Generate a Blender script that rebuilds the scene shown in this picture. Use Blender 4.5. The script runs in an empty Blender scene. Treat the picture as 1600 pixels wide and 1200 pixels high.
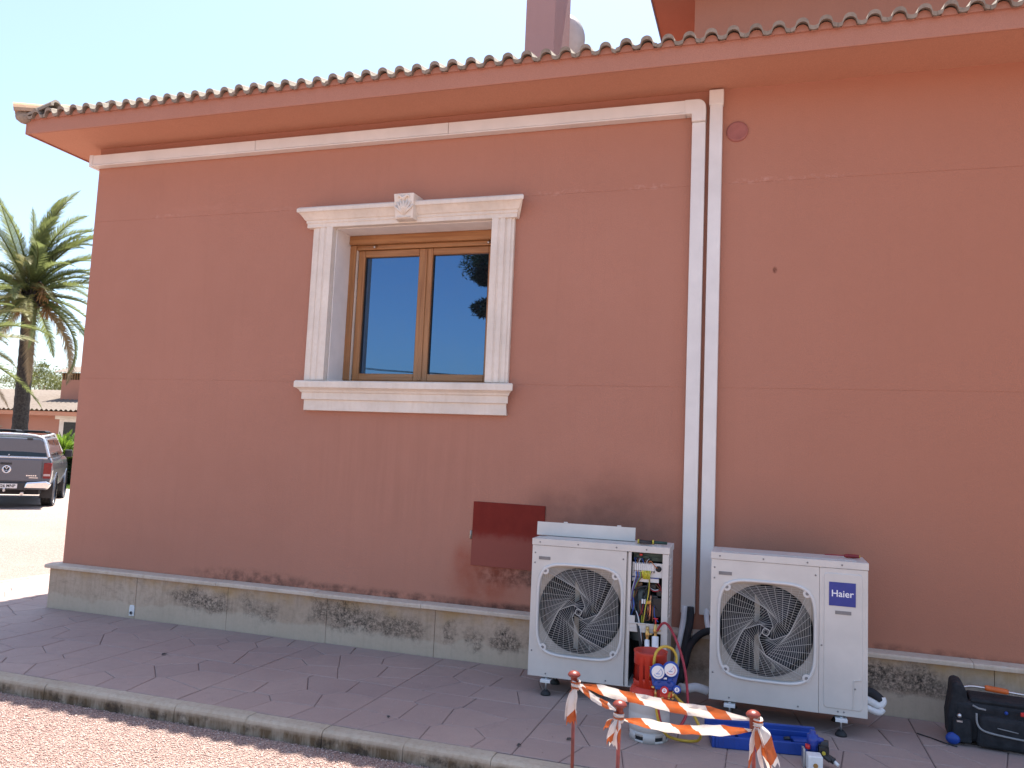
import bpy, bmesh, math, random
import numpy as np
from mathutils import Vector, Matrix, Euler
random.seed(7); np.random.seed(7)
S = bpy.context.scene
COL = S.collection
PI = math.pi
rad = math.radians

# ------------------------------------------------------------------ camera
cam = bpy.data.cameras.new('camera'); camo = bpy.data.objects.new('camera', cam); COL.objects.link(camo)
F, YAW, PITCH, ROLL = 1245.25, 0.3115, 0.0907, 0.0436
CPOS = Vector((6.6476, -6.3389, 1.6739))
fw = Vector((-math.sin(YAW)*math.cos(PITCH), math.cos(YAW)*math.cos(PITCH), math.sin(PITCH)))
r0 = Vector((math.cos(YAW), math.sin(YAW), 0)); u0 = r0.cross(fw)
rt = r0*math.cos(ROLL)+u0*math.sin(ROLL); up = rt.cross(fw)
camo.matrix_world = Matrix(((rt.x, up.x, -fw.x, CPOS.x), (rt.y, up.y, -fw.y, CPOS.y), (rt.z, up.z, -fw.z, CPOS.z), (0, 0, 0, 1)))
cam.sensor_width = 36; cam.lens = 36*F/1600; cam.clip_end = 8000; cam.clip_start = .05
S.camera = camo

# ------------------------------------------------------------------ sky, sun, exposure
SUN_EL = 72.5; SUN_AZ = 6.0   # azimuth from +y towards +x
w = bpy.data.worlds.new('World'); S.world = w; w.use_nodes = True
wn = w.node_tree; bg = wn.nodes['Background']
sky = wn.nodes.new('ShaderNodeTexSky'); sky.sky_type = 'NISHITA'; sky.sun_disc = False
sky.sun_elevation = rad(SUN_EL); sky.sun_rotation = rad(SUN_AZ); sky.air_density = 1.0; sky.dust_density = 1.9; sky.ozone_density = 2.0
wn.links.new(sky.outputs[0], bg.inputs[0]); bg.inputs[1].default_value = .12
sl = bpy.data.lights.new('sun', 'SUN'); so = bpy.data.objects.new('sun', sl); COL.objects.link(so)
sl.energy = 5.0; sl.angle = rad(.5); sl.color = (1, .95, .87); so.rotation_euler = (rad(-(90-SUN_EL)), 0, rad(-SUN_AZ)); so.location = (0, 0, 30)
S.view_settings.view_transform = 'Standard'; S.view_settings.look = 'None'; S.view_settings.exposure = 1.47; S.view_settings.gamma = 1
S.view_settings.use_curve_mapping = False
S.render.engine = 'CYCLES'
S.cycles.max_bounces = 8; S.cycles.diffuse_bounces = 5

# ------------------------------------------------------------------ helpers
class MB:
    """collects shapes, builds ONE mesh object"""
    def __init__(s): s.v = []; s.f = []; s.m = []; s.sm = []; s.uv = None
    def add(s, vs, fs, m=0, smooth=False):
        o = len(s.v); s.v += [tuple(x) for x in vs]
        for f in fs: s.f.append(tuple(i+o for i in f)); s.m.append(m); s.sm.append(smooth)
        return s
    def box(s, a, b, m=0, M=None):
        x0, y0, z0 = a; x1, y1, z1 = b
        vs = [(x0,y0,z0),(x1,y0,z0),(x1,y1,z0),(x0,y1,z0),(x0,y0,z1),(x1,y0,z1),(x1,y1,z1),(x0,y1,z1)]
        if M is not None: vs = [M @ Vector(v) for v in vs]
        return s.add(vs, [(3,2,1,0),(4,5,6,7),(0,1,5,4),(1,2,6,5),(2,3,7,6),(3,0,4,7)], m)
    def tube(s, path, r, n=8, m=0, cap=True, closed=False):
        P = [Vector(p) for p in path]; k = len(P)
        rs = r if isinstance(r, (list, tuple)) else [r]*k
        vs = []; ref = None
        for i in range(k):
            a = P[i-1] if (i > 0 or closed) else P[i]; b = P[(i+1) % k] if (i < k-1 or closed) else P[i]
            t = (b-a)
            if t.length < 1e-9: t = Vector((0,0,1))
            t.normalize()
            if ref is None:
                ref = t.cross(Vector((0,0,1)))
                if ref.length < .1: ref = t.cross(Vector((1,0,0)))
            ref = ref - t*ref.dot(t)
            if ref.length < 1e-6: ref = t.orthogonal()
            ref.normalize(); q = t.cross(ref)
            for j in range(n):
                c = 2*PI*j/n; vs.append(P[i]+ref*(rs[i]*math.cos(c))+q*(rs[i]*math.sin(c)))
        fs = []
        for i in range(k if closed else k-1):
            for j in range(n):
                a = i*n+j; b = i*n+(j+1) % n; c = ((i+1) % k)*n; fs.append((a, b, c+(j+1) % n, c+j))
        s.add(vs, fs, m, True)
        if cap and not closed:
            o = len(s.v)-len(vs)
            s.f.append(tuple(o+j for j in reversed(range(n)))); s.m.append(m); s.sm.append(False)
            s.f.append(tuple(o+(k-1)*n+j for j in range(n))); s.m.append(m); s.sm.append(False)
        return s
    def cyl(s, p0, p1, r, n=16, m=0, r2=None):
        return s.tube([p0, p1], [r, r if r2 is None else r2], n, m)
    def lathe(s, prof, n=24, m=0, M=None, smooth=True, a0=0, a1=2*PI):
        k = len(prof); full = abs(a1-a0-2*PI) < 1e-6; nn = n if full else n+1
        vs = []
        for i in range(nn):
            a = a0+(a1-a0)*i/n
            for (r, z) in prof: vs.append(Vector((r*math.cos(a), r*math.sin(a), z)))
        if M is not None: vs = [M @ v for v in vs]
        fs = []
        for i in range(n):
            j = (i+1) % nn
            for q in range(k-1): fs.append((i*k+q, j*k+q, j*k+q+1, i*k+q+1))
        return s.add(vs, fs, m, smooth)
    def prism(s, poly, y0, y1, m=0, M=None, axis='y'):
        """extrude polygon (u,v) along axis between y0,y1"""
        def pt(u, v, t): return (u, t, v) if axis == 'y' else ((t, u, v) if axis == 'x' else (u, v, t))
        n = len(poly)
        vs = [Vector(pt(u, v, y0)) for u, v in poly]+[Vector(pt(u, v, y1)) for u, v in poly]
        if M is not None: vs = [M @ v for v in vs]
        fs = [tuple(range(n)), tuple(reversed(range(n, 2*n)))]
        fs += [(i+n, (i+1) % n+n, (i+1) % n, i) for i in range(n)]
        return s.add(vs, fs, m)
    def sphere(s, c, r, n=12, k=8, m=0, sc=(1,1,1)):
        prof = [(r*math.sin(PI*i/k), -r*math.cos(PI*i/k)) for i in range(k+1)]
        return s.lathe(prof, n, m, Matrix.Translation(c) @ Matrix.Diagonal((*sc, 1)))
    def build(s, name, mats, parent=None, loc=None, rot=None, bev=0, fix=True, seg=2, smooth=None):
        me = bpy.data.meshes.new(name); me.from_pydata(s.v, [], s.f)
        for mt in (mats if isinstance(mats, (list, tuple)) else [mats]): me.materials.append(mt)
        me.polygons.foreach_set('material_index', s.m); me.polygons.foreach_set('use_smooth', s.sm if smooth is None else [smooth]*len(s.f))
        if s.uv is not None:
            ul = me.uv_layers.new(name='UVMap')
            for l in me.loops: ul.data[l.index].uv = s.uv[l.vertex_index]
        me.update()
        if fix:
            bm = bmesh.new(); bm.from_mesh(me); bmesh.ops.recalc_face_normals(bm, faces=bm.faces); bm.to_mesh(me); bm.free()
        o = bpy.data.objects.new(name, me); COL.objects.link(o)
        if parent: o.parent = parent
        if loc is not None: o.location = loc
        if rot is not None: o.rotation_euler = rot
        if bev:
            b = o.modifiers.new('bevel', 'BEVEL'); b.width = bev; b.segments = seg; b.limit_method = 'ANGLE'; b.angle_limit = rad(40)
        return o

def tag(o, label=None, cat=None, group=None, kind=None):
    if label: o['label'] = label
    if cat: o['category'] = cat
    if group: o['group'] = group
    if kind: o['kind'] = kind
    return o
def thing(name, label, cat, loc=(0,0,0), rz=0, group=None, kind=None, rot=None):
    o = bpy.data.objects.new(name, None); COL.objects.link(o); o.location = loc; o.rotation_euler = rot or (0,0,rz); o.empty_display_size = .1
    return tag(o, label, cat, group, kind)
def dup(o, parent=None, **k):
    c = o.copy(); COL.objects.link(c)
    if parent: c.parent = parent
    for a, b in k.items(): setattr(c, a, b)
    return c
def smooth_path(pts, n=6):
    P = [Vector(p) for p in pts]; out = []
    for i in range(len(P)-1):
        a = P[max(i-1, 0)]; b = P[i]; c = P[i+1]; d = P[min(i+2, len(P)-1)]
        for j in range(n):
            t = j/n
            out.append(.5*((2*b)+(c-a)*t+(2*a-5*b+4*c-d)*t*t+(3*b-a-3*c+d)*t**3))
    out.append(P[-1]); return out

# ------------------------------------------------------------------ materials
class NT:
    def __init__(s, name):
        s.mat = bpy.data.materials.new(name); s.mat.use_nodes = True; s.t = s.mat.node_tree; s.b = s.t.nodes['Principled BSDF']
    def n(s, typ, **k):
        x = s.t.nodes.new(typ)
        for a, b in k.items(): setattr(x, a, b)
        return x
    def put(s, sock, v):
        if v is None: return
        if hasattr(v, 'is_linked') or hasattr(v, 'links'): s.t.links.new(v, sock)
        else: sock.default_value = v
    def coord(s, kind='Object', scale=(1,1,1), loc=(0,0,0)):
        c = s.n('ShaderNodeTexCoord'); m = s.n('ShaderNodeMapping'); s.t.links.new(c.outputs[kind], m.inputs[0])
        m.inputs['Scale'].default_value = scale; m.inputs['Location'].default_value = loc; return m.outputs[0]
    def noise(s, vec, scale, detail=4, rough=.55):
        x = s.n('ShaderNodeTexNoise'); s.put(x.inputs['Vector'], vec); x.inputs['Scale'].default_value = scale; x.inputs['Detail'].default_value = detail; x.inputs['Roughness'].default_value = rough
        return x.outputs['Fac']
    def math(s, op, a, b=None, c=None, clamp=False):
        x = s.n('ShaderNodeMath', operation=op, use_clamp=clamp)
        s.put(x.inputs[0], a); s.put(x.inputs[1], b); s.put(x.inputs[2], c); return x.outputs[0]
    def map(s, v, a, b, c=0., d=1., smooth=False):
        x = s.n('ShaderNodeMapRange', interpolation_type='SMOOTHSTEP' if smooth else 'LINEAR'); s.put(x.inputs[0], v)
        for i, q in enumerate((a, b, c, d)): x.inputs[i+1].default_value = q
        return x.outputs[0]
    def mix(s, f, a, b, mode='MIX'):
        x = s.n('ShaderNodeMix', data_type='RGBA', blend_type=mode); s.put(x.inputs[0], f)
        for i, q in ((6, a), (7, b)):
            if isinstance(q, (tuple, list)): x.inputs[i].default_value = (*q[:3], 1)
            else: s.put(x.inputs[i], q)
        return x.outputs[2]
    def blob(s, vec, c, r):
        """soft elliptical mask round c with radii r (x, y, z)"""
        a = s.n('ShaderNodeVectorMath', operation='SUBTRACT'); s.put(a.inputs[0], vec); a.inputs[1].default_value = c
        b = s.n('ShaderNodeVectorMath', operation='MULTIPLY'); s.put(b.inputs[0], a.outputs[0]); b.inputs[1].default_value = tuple(1/x for x in r)
        l = s.n('ShaderNodeVectorMath', operation='LENGTH'); s.put(l.inputs[0], b.outputs[0])
        return s.map(l.outputs['Value'], 1, .25, 0, 1, True)
    def bump(s, h, strength=.3, dist=.01):
        x = s.n('ShaderNodeBump'); s.put(x.inputs['Height'], h); x.inputs['Strength'].default_value = strength; x.inputs['Distance'].default_value = dist
        s.t.links.new(x.outputs[0], s.b.inputs['Normal'])
    def set(s, col=None, rough=None, metal=None, spec=None):
        if col is not None: s.put(s.b.inputs['Base Color'], (*col[:3], 1) if isinstance(col, (tuple, list)) else col)
        if rough is not None: s.put(s.b.inputs['Roughness'], rough)
        if metal is not None: s.put(s.b.inputs['Metallic'], metal)
        if spec is not None: s.b.inputs['Specular IOR Level'].default_value = spec
        return s.mat

def plain(name, col, rough=.5, metal=0., var=.12, scale=14, bump=0., bscale=150, spec=.5):
    """a single-material surface with slight mottling, grime and optional grain"""
    t = NT(name); v = t.coord(); nz = t.noise(v, scale, 5, .6)
    c2 = tuple(x*(1-2*var) for x in col); c1 = tuple(min(1, x*(1+var)) for x in col)
    t.set(t.mix(t.map(nz, .3, .7), c2, c1), t.map(nz, .3, .7, min(1, rough+.08), max(.02, rough-.08)), metal, spec)
    if bump: t.bump(t.noise(v, bscale, 3), bump, .004)
    return t.mat

def stucco(name='stucco', base=(.455,.215,.150), stains_and_shade=True):
    t = NT(name); v = t.coord()
    big = t.noise(v, .55, 4, .55); mid = t.noise(v, 4.5, 5, .6); fine = t.noise(v, 160, 3, .7); spk = t.noise(v, 60, 2, .6)
    c = t.mix(t.map(big, .3, .7), tuple(x*.90 for x in base), tuple(x*1.08 for x in base))
    c = t.mix(t.map(mid, .35, .75, 0, .35), c, tuple(x*f for x, f in zip(base, (1.08, 1.16, 1.22))))
    c = t.mix(t.map(fine, .3, .7, 0, 1), tuple(x*.80 for x in base), c)
    streakv = t.coord('Object', (9, 9, .5)); st = t.noise(streakv, 1.6, 5, .65)
    c = t.mix(t.map(st, .52, .8, 0, .22), c, tuple(x*.72 for x in base))
    if stains_and_shade:
        sx = t.n('ShaderNodeSeparateXYZ'); t.put(sx.inputs[0], v); c = t.mix(t.map(sx.outputs[0], 4.5, 9.5, 0, .75, True), c, (.40,.165,.100))  # colour drift from light and white balance painted in, deeper orange to the right
        # runs below the sill, painted occlusion shade with some staining above the left unit, damp patch below the hatch, dirt along the ledge
        def stain(cen, r, col, k, nsc=6, lo=.35, hi=.65, vec=None):  # also lays the painted occlusion shade above the left unit
            nonlocal c
            m = t.math('MULTIPLY', t.blob(v, cen, r), t.map(t.noise(vec or v, nsc, 5, .65), lo, hi, 0, k)); c = t.mix(m, c, col)
        dk = tuple(x*.45 for x in base)
        stain((3.7,0,1.55), (1.5,1,.75), tuple(x*.74 for x in base), .6, 1.4, .4, .75, streakv)
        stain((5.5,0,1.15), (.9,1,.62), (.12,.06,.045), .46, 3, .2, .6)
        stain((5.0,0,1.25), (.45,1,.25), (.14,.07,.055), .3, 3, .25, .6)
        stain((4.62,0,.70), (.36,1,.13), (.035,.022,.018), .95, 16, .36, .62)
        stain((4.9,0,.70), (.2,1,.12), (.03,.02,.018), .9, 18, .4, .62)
        stain((4.45,0,.66), (.42,1,.36), (.30,.075,.04), .75, 4, .2, .6)
        stain((4.24,0,.80), (.12,1,.22), (.33,.085,.05), .5, 5, .2, .6)
        stain((3.4,0,.44), (2.2,1,.075), (.06,.035,.03), .85, 9, .40, .68)
        stain((2.2,0,.47), (.9,1,.10), (.07,.04,.034), .8, 11, .42, .68)
        stain((4.7,0,.43), (.8,1,.07), (.05,.03,.026), .85, 8, .3, .6)
        stain((7.3,0,.43), (1.6,1,.06), (.08,.04,.034), .7, 9, .40, .68)
        # pale lime marks along the upper joint
        for cx, k in ((.9,.6),(2.3,.4),(4.95,.7),(5.7,.7),(6.55,.8),(7.0,.6)):
            stain((cx,0,3.91), (.34,1,.035), (.52,.30,.24), k, 22, .48, .7)
        stain((1.5,0,3.96), (.9,1,.10), (.48,.24,.18), .4, 5, .45, .75, t.coord('Object', (1,1,4)))
        stain((6.69,0,3.19), (.022,1,.035), (.12,.04,.025), .9, 30, .3, .5)
    t.bump(t.math('ADD', t.math('MULTIPLY', fine, .6), t.math('ADD', t.math('MULTIPLY', spk, .5), t.math('MULTIPLY', mid, .8))), .55, .006)
    return t.set(c, .92, 0, .2)

def cast_stone(name, base=(.72,.66,.57), mold=0., dirt=.3):
    t = NT(name); v = t.coord(); a = t.noise(v, 3, 5, .6); b = t.noise(v, 28, 4, .65); st = t.noise(t.coord('Object', (14,14,1.2)), 1.5, 4, .6)
    c = t.mix(t.map(a, .3, .7), tuple(x*.86 for x in base), tuple(min(1, x*1.05) for x in base))
    c = t.mix(t.map(b, .45, .8, 0, dirt), c, tuple(x*f for x, f in zip(base, (.75,.62,.48))))
    c = t.mix(t.map(st, .5, .8, 0, dirt), c, tuple(x*f for x, f in zip(base, (.66,.56,.45))))
    t.bump(b, .15, .004); return t.set(c, .8, 0, .3)

def plinth_mat():
    t = NT('plinth_concrete'); v = t.coord()
    a = t.noise(v, 1.8, 5, .6); b = t.noise(v, 26, 5, .7); grain = t.noise(v, 90, 3, .7)
    vd = t.n('ShaderNodeVectorMath', operation='ADD'); t.put(vd.inputs[0], v); nc = t.n('ShaderNodeTexNoise'); t.put(nc.inputs['Vector'], v); nc.inputs['Scale'].default_value = 7; nc.inputs['Detail'].default_value = 4
    sh = t.n('ShaderNodeVectorMath', operation='MULTIPLY_ADD'); t.put(sh.inputs[0], nc.outputs['Color']); sh.inputs[1].default_value = (.34,0,.22); sh.inputs[2].default_value = (-.17,0,-.11); t.put(vd.inputs[1], sh.outputs[0]); vd = vd.outputs[0]
    base = (.42,.375,.30)
    c = t.mix(t.map(a, .3, .7), (.43,.315,.225), (.55,.42,.315))
    c = t.mix(t.map(b, .45, .8, 0, .5), c, (.27,.20,.125)); c = t.mix(t.map(t.noise(t.coord('Object', (16,16,1.5)), 1.3, 5, .7), .50, .72, 0, .42), c, (.24,.18,.12)); c = t.mix(t.map(t.noise(t.coord('Object', (3,3,9)), 2.4, 4, .7), .56, .74, 0, .45), c, (.20,.16,.12))
    # pale tide mark along the bottom, ochre bleed at top
    sep = t.n('ShaderNodeSeparateXYZ'); t.put(sep.inputs[0], v)
    wav = t.math('ADD', sep.outputs[2], t.math('MULTIPLY', t.math('SUBTRACT', t.noise(v, 3.2, 4), .5), .22))
    c = t.mix(t.map(wav, .155, .130, 0, .55), c, (.53,.435,.33))
    c = t.mix(t.math('MULTIPLY', t.map(wav, .27, .36, 0, .6), t.map(t.noise(v, 5, 3), .4, .65)), c, (.44,.27,.10))
    # black mould in its own patches
    for (cx, cz, rx, rz, k) in ((1.78,.235,.34,.13,1),(1.55,.25,.22,.07,.8),(2.45,.20,.16,.13,.7),(2.25,.23,.14,.13,.6),(3.2,.27,.32,.16,1),(3.5,.21,.3,.13,.95),
        (3.8,.20,.22,.12,.85),(4.22,.2,.05,.16,.8),(4.40,.17,.09,.10,.85),(4.65,.20,.16,.12,1),(4.98,.17,.17,.10,1),(2.95,.28,.14,.14,.6),(7.55,.26,.35,.13,1),(7.3,.24,.25,.14,1),(7.75,.2,.2,.09,.7),(6.1,.17,.3,.1,.5)):
        m = t.math('MULTIPLY', t.blob(vd, (cx,-.07,cz), (rx*1.12,1,rz*1.12)), t.map(t.math('ADD', t.math('MULTIPLY', b, .6), t.math('MULTIPLY', t.noise(v, 70, 3, .75), .5)), .44, .66, 0, k), clamp=True)
        c = t.mix(m, c, t.mix(t.map(t.noise(v, 11, 3), .35, .65), (.042,.034,.030), (.105,.080,.060)))
    t.bump(t.math('ADD', t.math('MULTIPLY', b, .8), t.math('MULTIPLY', grain, .4)), .3, .006); return t.set(c, .9, 0, .2)

def kerb_mat():
    t = NT('kerb_concrete'); v = t.coord('Object'); tc = t.n('ShaderNodeTexCoord'); g = t.n('ShaderNodeNewGeometry')
    a = t.noise(g.outputs['Position'], 2.2, 5, .6); b = t.noise(g.outputs['Position'], 30, 5, .7)
    c = t.mix(t.map(a, .3, .7), (.36,.305,.235), (.45,.39,.31)); c = t.mix(t.map(b, .45, .8, 0, .5), c, (.21,.155,.095))
    sep = t.n('ShaderNodeSeparateXYZ'); t.put(sep.inputs[0], g.outputs['Position'])
    stv = t.n('ShaderNodeMapping'); t.put(stv.inputs[0], g.outputs['Position']); stv.inputs['Scale'].default_value = (5,5,1.2)
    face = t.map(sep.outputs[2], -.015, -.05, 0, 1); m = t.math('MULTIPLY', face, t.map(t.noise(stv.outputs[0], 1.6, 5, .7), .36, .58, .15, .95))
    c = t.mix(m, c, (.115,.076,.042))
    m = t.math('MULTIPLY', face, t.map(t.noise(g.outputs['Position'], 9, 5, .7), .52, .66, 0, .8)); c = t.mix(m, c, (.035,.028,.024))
    t.bump(b, .35, .006); return t.set(c, .9, 0, .2)

def stone_mat():
    t = NT('stamped_paving'); g = t.n('ShaderNodeNewGeometry'); oi = t.n('ShaderNodeObjectInfo'); p = g.outputs['Position']
    a = t.noise(p, 1.1, 5, .6); b = t.noise(p, 14, 5, .65); f = t.noise(p, 110, 3, .7)
    c = t.mix(t.map(a, .3, .7), (.32,.235,.205), (.395,.295,.255))
    c = t.mix(t.map(oi.outputs['Random'], 0, 1, 0, .65), c, (.285,.215,.195)); c = t.mix(t.map(t.noise(p, .8, 4, .6), .45, .7, 0, .6), c, (.42,.315,.265))
    c = t.mix(t.map(b, .45, .8, 0, .4), c, (.34,.275,.25)); c = t.mix(t.map(f, .3, .75, 0, .35), c, (.21,.16,.155))
    c = t.mix(t.map(t.noise(p, 5, 5, .7), .58, .72, 0, .35), c, (.20,.155,.15))
    t.bump(t.math('ADD', b, t.math('MULTIPLY', f, .4)), .35, .006); return t.set(c, t.map(b, .3, .7, .6, .8), 0, .35)

def gravel_mat(name, island=False, bump=True):
    t = NT(name); g = t.n('ShaderNodeNewGeometry'); p = g.outputs['Position']
    if island: r = g.outputs['Random Per Island']
    else:
        vo = t.n('ShaderNodeTexVoronoi'); t.put(vo.inputs['Vector'], p); vo.inputs['Scale'].default_value = 90
        wn_ = t.n('ShaderNodeSeparateColor'); t.put(wn_.inputs[0], vo.outputs['Color']); r = wn_.outputs[0]
    cr = t.n('ShaderNodeValToRGB'); t.put(cr.inputs[0], r); e = cr.color_ramp.elements
    e[0].position = 0; e[0].color = (.20,.125,.105,1); e[1].position = 1; e[1].color = (.56,.47,.41,1)
    for q, cc in ((.3,(.34,.215,.185)),(.55,(.40,.265,.23)),(.8,(.45,.32,.28))):
        x = cr.color_ramp.elements.new(q); x.color = (*cc, 1)
    c = cr.outputs[0]
    a = t.noise(p, .35, 5, .6); c = t.mix(t.map(a, .35, .7, 0, .55), c, (.47,.36,.31))
    if not island:
        # compacted pale dust of the drive
        sep = t.n('ShaderNodeSeparateXYZ'); t.put(sep.inputs[0], p)
        far = t.math('ADD', sep.outputs[1], t.math('MULTIPLY', t.noise(p, .5, 4), 3)); c = t.mix(t.map(far, 8, 15, 0, .8), c, (.62,.55,.49))
        t.bump(t.math('ADD', vo.outputs['Distance'], t.noise(p, 160, 2)), .8, .012)
    if not island: c = t.mix(1, c, (.80,.78,.77), 'MULTIPLY')   # self-shadowing between the stones put into the flat bed's colour
    return t.set(c, .9, 0, .2)

def wood_mat(vert):
    t = NT('varnished_wood_'+('upright' if vert else 'cross')); v = t.coord('Object', (26,26,1.1) if vert else (1.1,26,26))
    a = t.noise(v, 1.6, 6, .65); b = t.noise(t.coord(), 2.2, 3)
    c = t.mix(t.map(a, .3, .7), (.24,.10,.034), (.47,.23,.09)); c = t.mix(t.map(a, .58, .72, 0, .55), c, (.115,.05,.02))
    sep = t.n('ShaderNodeSeparateXYZ'); t.put(sep.inputs[0], t.coord())
    c = t.mix(t.math('MULTIPLY', t.map(sep.outputs[2], 3.1, 2.35, 0, .55), t.map(b, .3, .65)), c, (.30,.195,.12))
    t.bump(a, .25, .003); return t.set(c, t.map(a, .3, .7, .5, .34), 0, .4)

def glass_mat():
    t = NT('coated_window_glass'); b = t.b; t.set((.012,.014,.018), .02)
    out = t.t.nodes['Material Output']; gl = t.n('ShaderNodeBsdfGlossy'); gl.inputs[0].default_value = (.145,.31,.56,1); gl.inputs['Roughness'].default_value = .006
    lw = t.n('ShaderNodeLayerWeight'); lw.inputs[0].default_value = .32; mx = t.n('ShaderNodeMixShader')
    t.put(mx.inputs[0], t.map(lw.outputs['Fresnel'], 0, 1, .38, 1)); t.put(mx.inputs[1], b.outputs[0]); t.put(mx.inputs[2], gl.outputs[0]); t.t.links.new(mx.outputs[0], out.inputs[0])
    nz = t.noise(t.coord(), 1.3, 2); bp = t.n('ShaderNodeBump'); t.put(bp.inputs['Height'], nz); bp.inputs['Strength'].default_value = .02; bp.inputs['Distance'].default_value = .02
    t.put(gl.inputs['Normal'], bp.outputs[0]); return t.mat

def roof_mat(name, a, b, lichen=.5):
    t = NT(name); g = t.n('ShaderNodeNewGeometry'); p = g.outputs['Position']; oi = t.n('ShaderNodeObjectInfo')
    n1 = t.noise(p, 7, 5, .65); n2 = t.noise(p, 40, 4, .7)
    c = t.mix(t.map(n1, .3, .7), a, b); c = t.mix(t.map(oi.outputs['Random'], 0, 1, 0, .3), c, tuple(x*.7 for x in a))
    c = t.mix(t.map(n2, .5, .75, 0, lichen), c, (.09,.085,.075)); t.bump(n2, .4, .006); return t.set(c, .92, 0, .2)

def tape_mat():
    t = NT('barrier_tape'); uv = t.n('ShaderNodeUVMap'); sep = t.n('ShaderNodeSeparateXYZ'); t.put(sep.inputs[0], uv.outputs[0])
    s = t.math('FRACT', t.math('ADD', t.math('MULTIPLY', sep.outputs[0], 4.6), t.math('MULTIPLY', sep.outputs[1], .32)))
    m = t.math('GREATER_THAN', s, .60); cr = t.noise(t.coord(), 22, 4, .7)
    c = t.mix(m, (.78,.74,.68), (.50,.115,.028)); c = t.mix(t.map(cr, .5, .8, 0, .3), c, (.40,.32,.24))
    t.set(c, .42, 0, .4); b = t.b; out = t.t.nodes['Material Output']
    tr = t.n('ShaderNodeBsdfTranslucent'); t.put(tr.inputs[0], c); mx = t.n('ShaderNodeMixShader'); mx.inputs[0].default_value = .35
    t.put(mx.inputs[1], b.outputs[0]); t.put(mx.inputs[2], tr.outputs[0]); t.t.links.new(mx.outputs[0], out.inputs[0])
    t.bump(cr, .6, .01); return t.mat

def leaf_mat(name, a, b, trans=.35, rough=.5):
    t = NT(name); g = t.n('ShaderNodeNewGeometry'); c = t.mix(g.outputs['Random Per Island'], a, b)
    c = t.mix(t.map(t.noise(g.outputs['Position'], .9, 3), .35, .65, 0, .5), c, tuple(x*.7 for x in a)); t.set(c, rough, 0, .4)
    out = t.t.nodes['Material Output']; tr = t.n('ShaderNodeBsdfTranslucent'); t.put(tr.inputs[0], t.mix(.5, c, tuple(min(1, x*1.6) for x in b))); mx = t.n('ShaderNodeMixShader'); mx.inputs[0].default_value = trans
    t.put(mx.inputs[1], t.b.outputs[0]); t.put(mx.inputs[2], tr.outputs[0]); t.t.links.new(mx.outputs[0], out.inputs[0]); return t.mat

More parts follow.
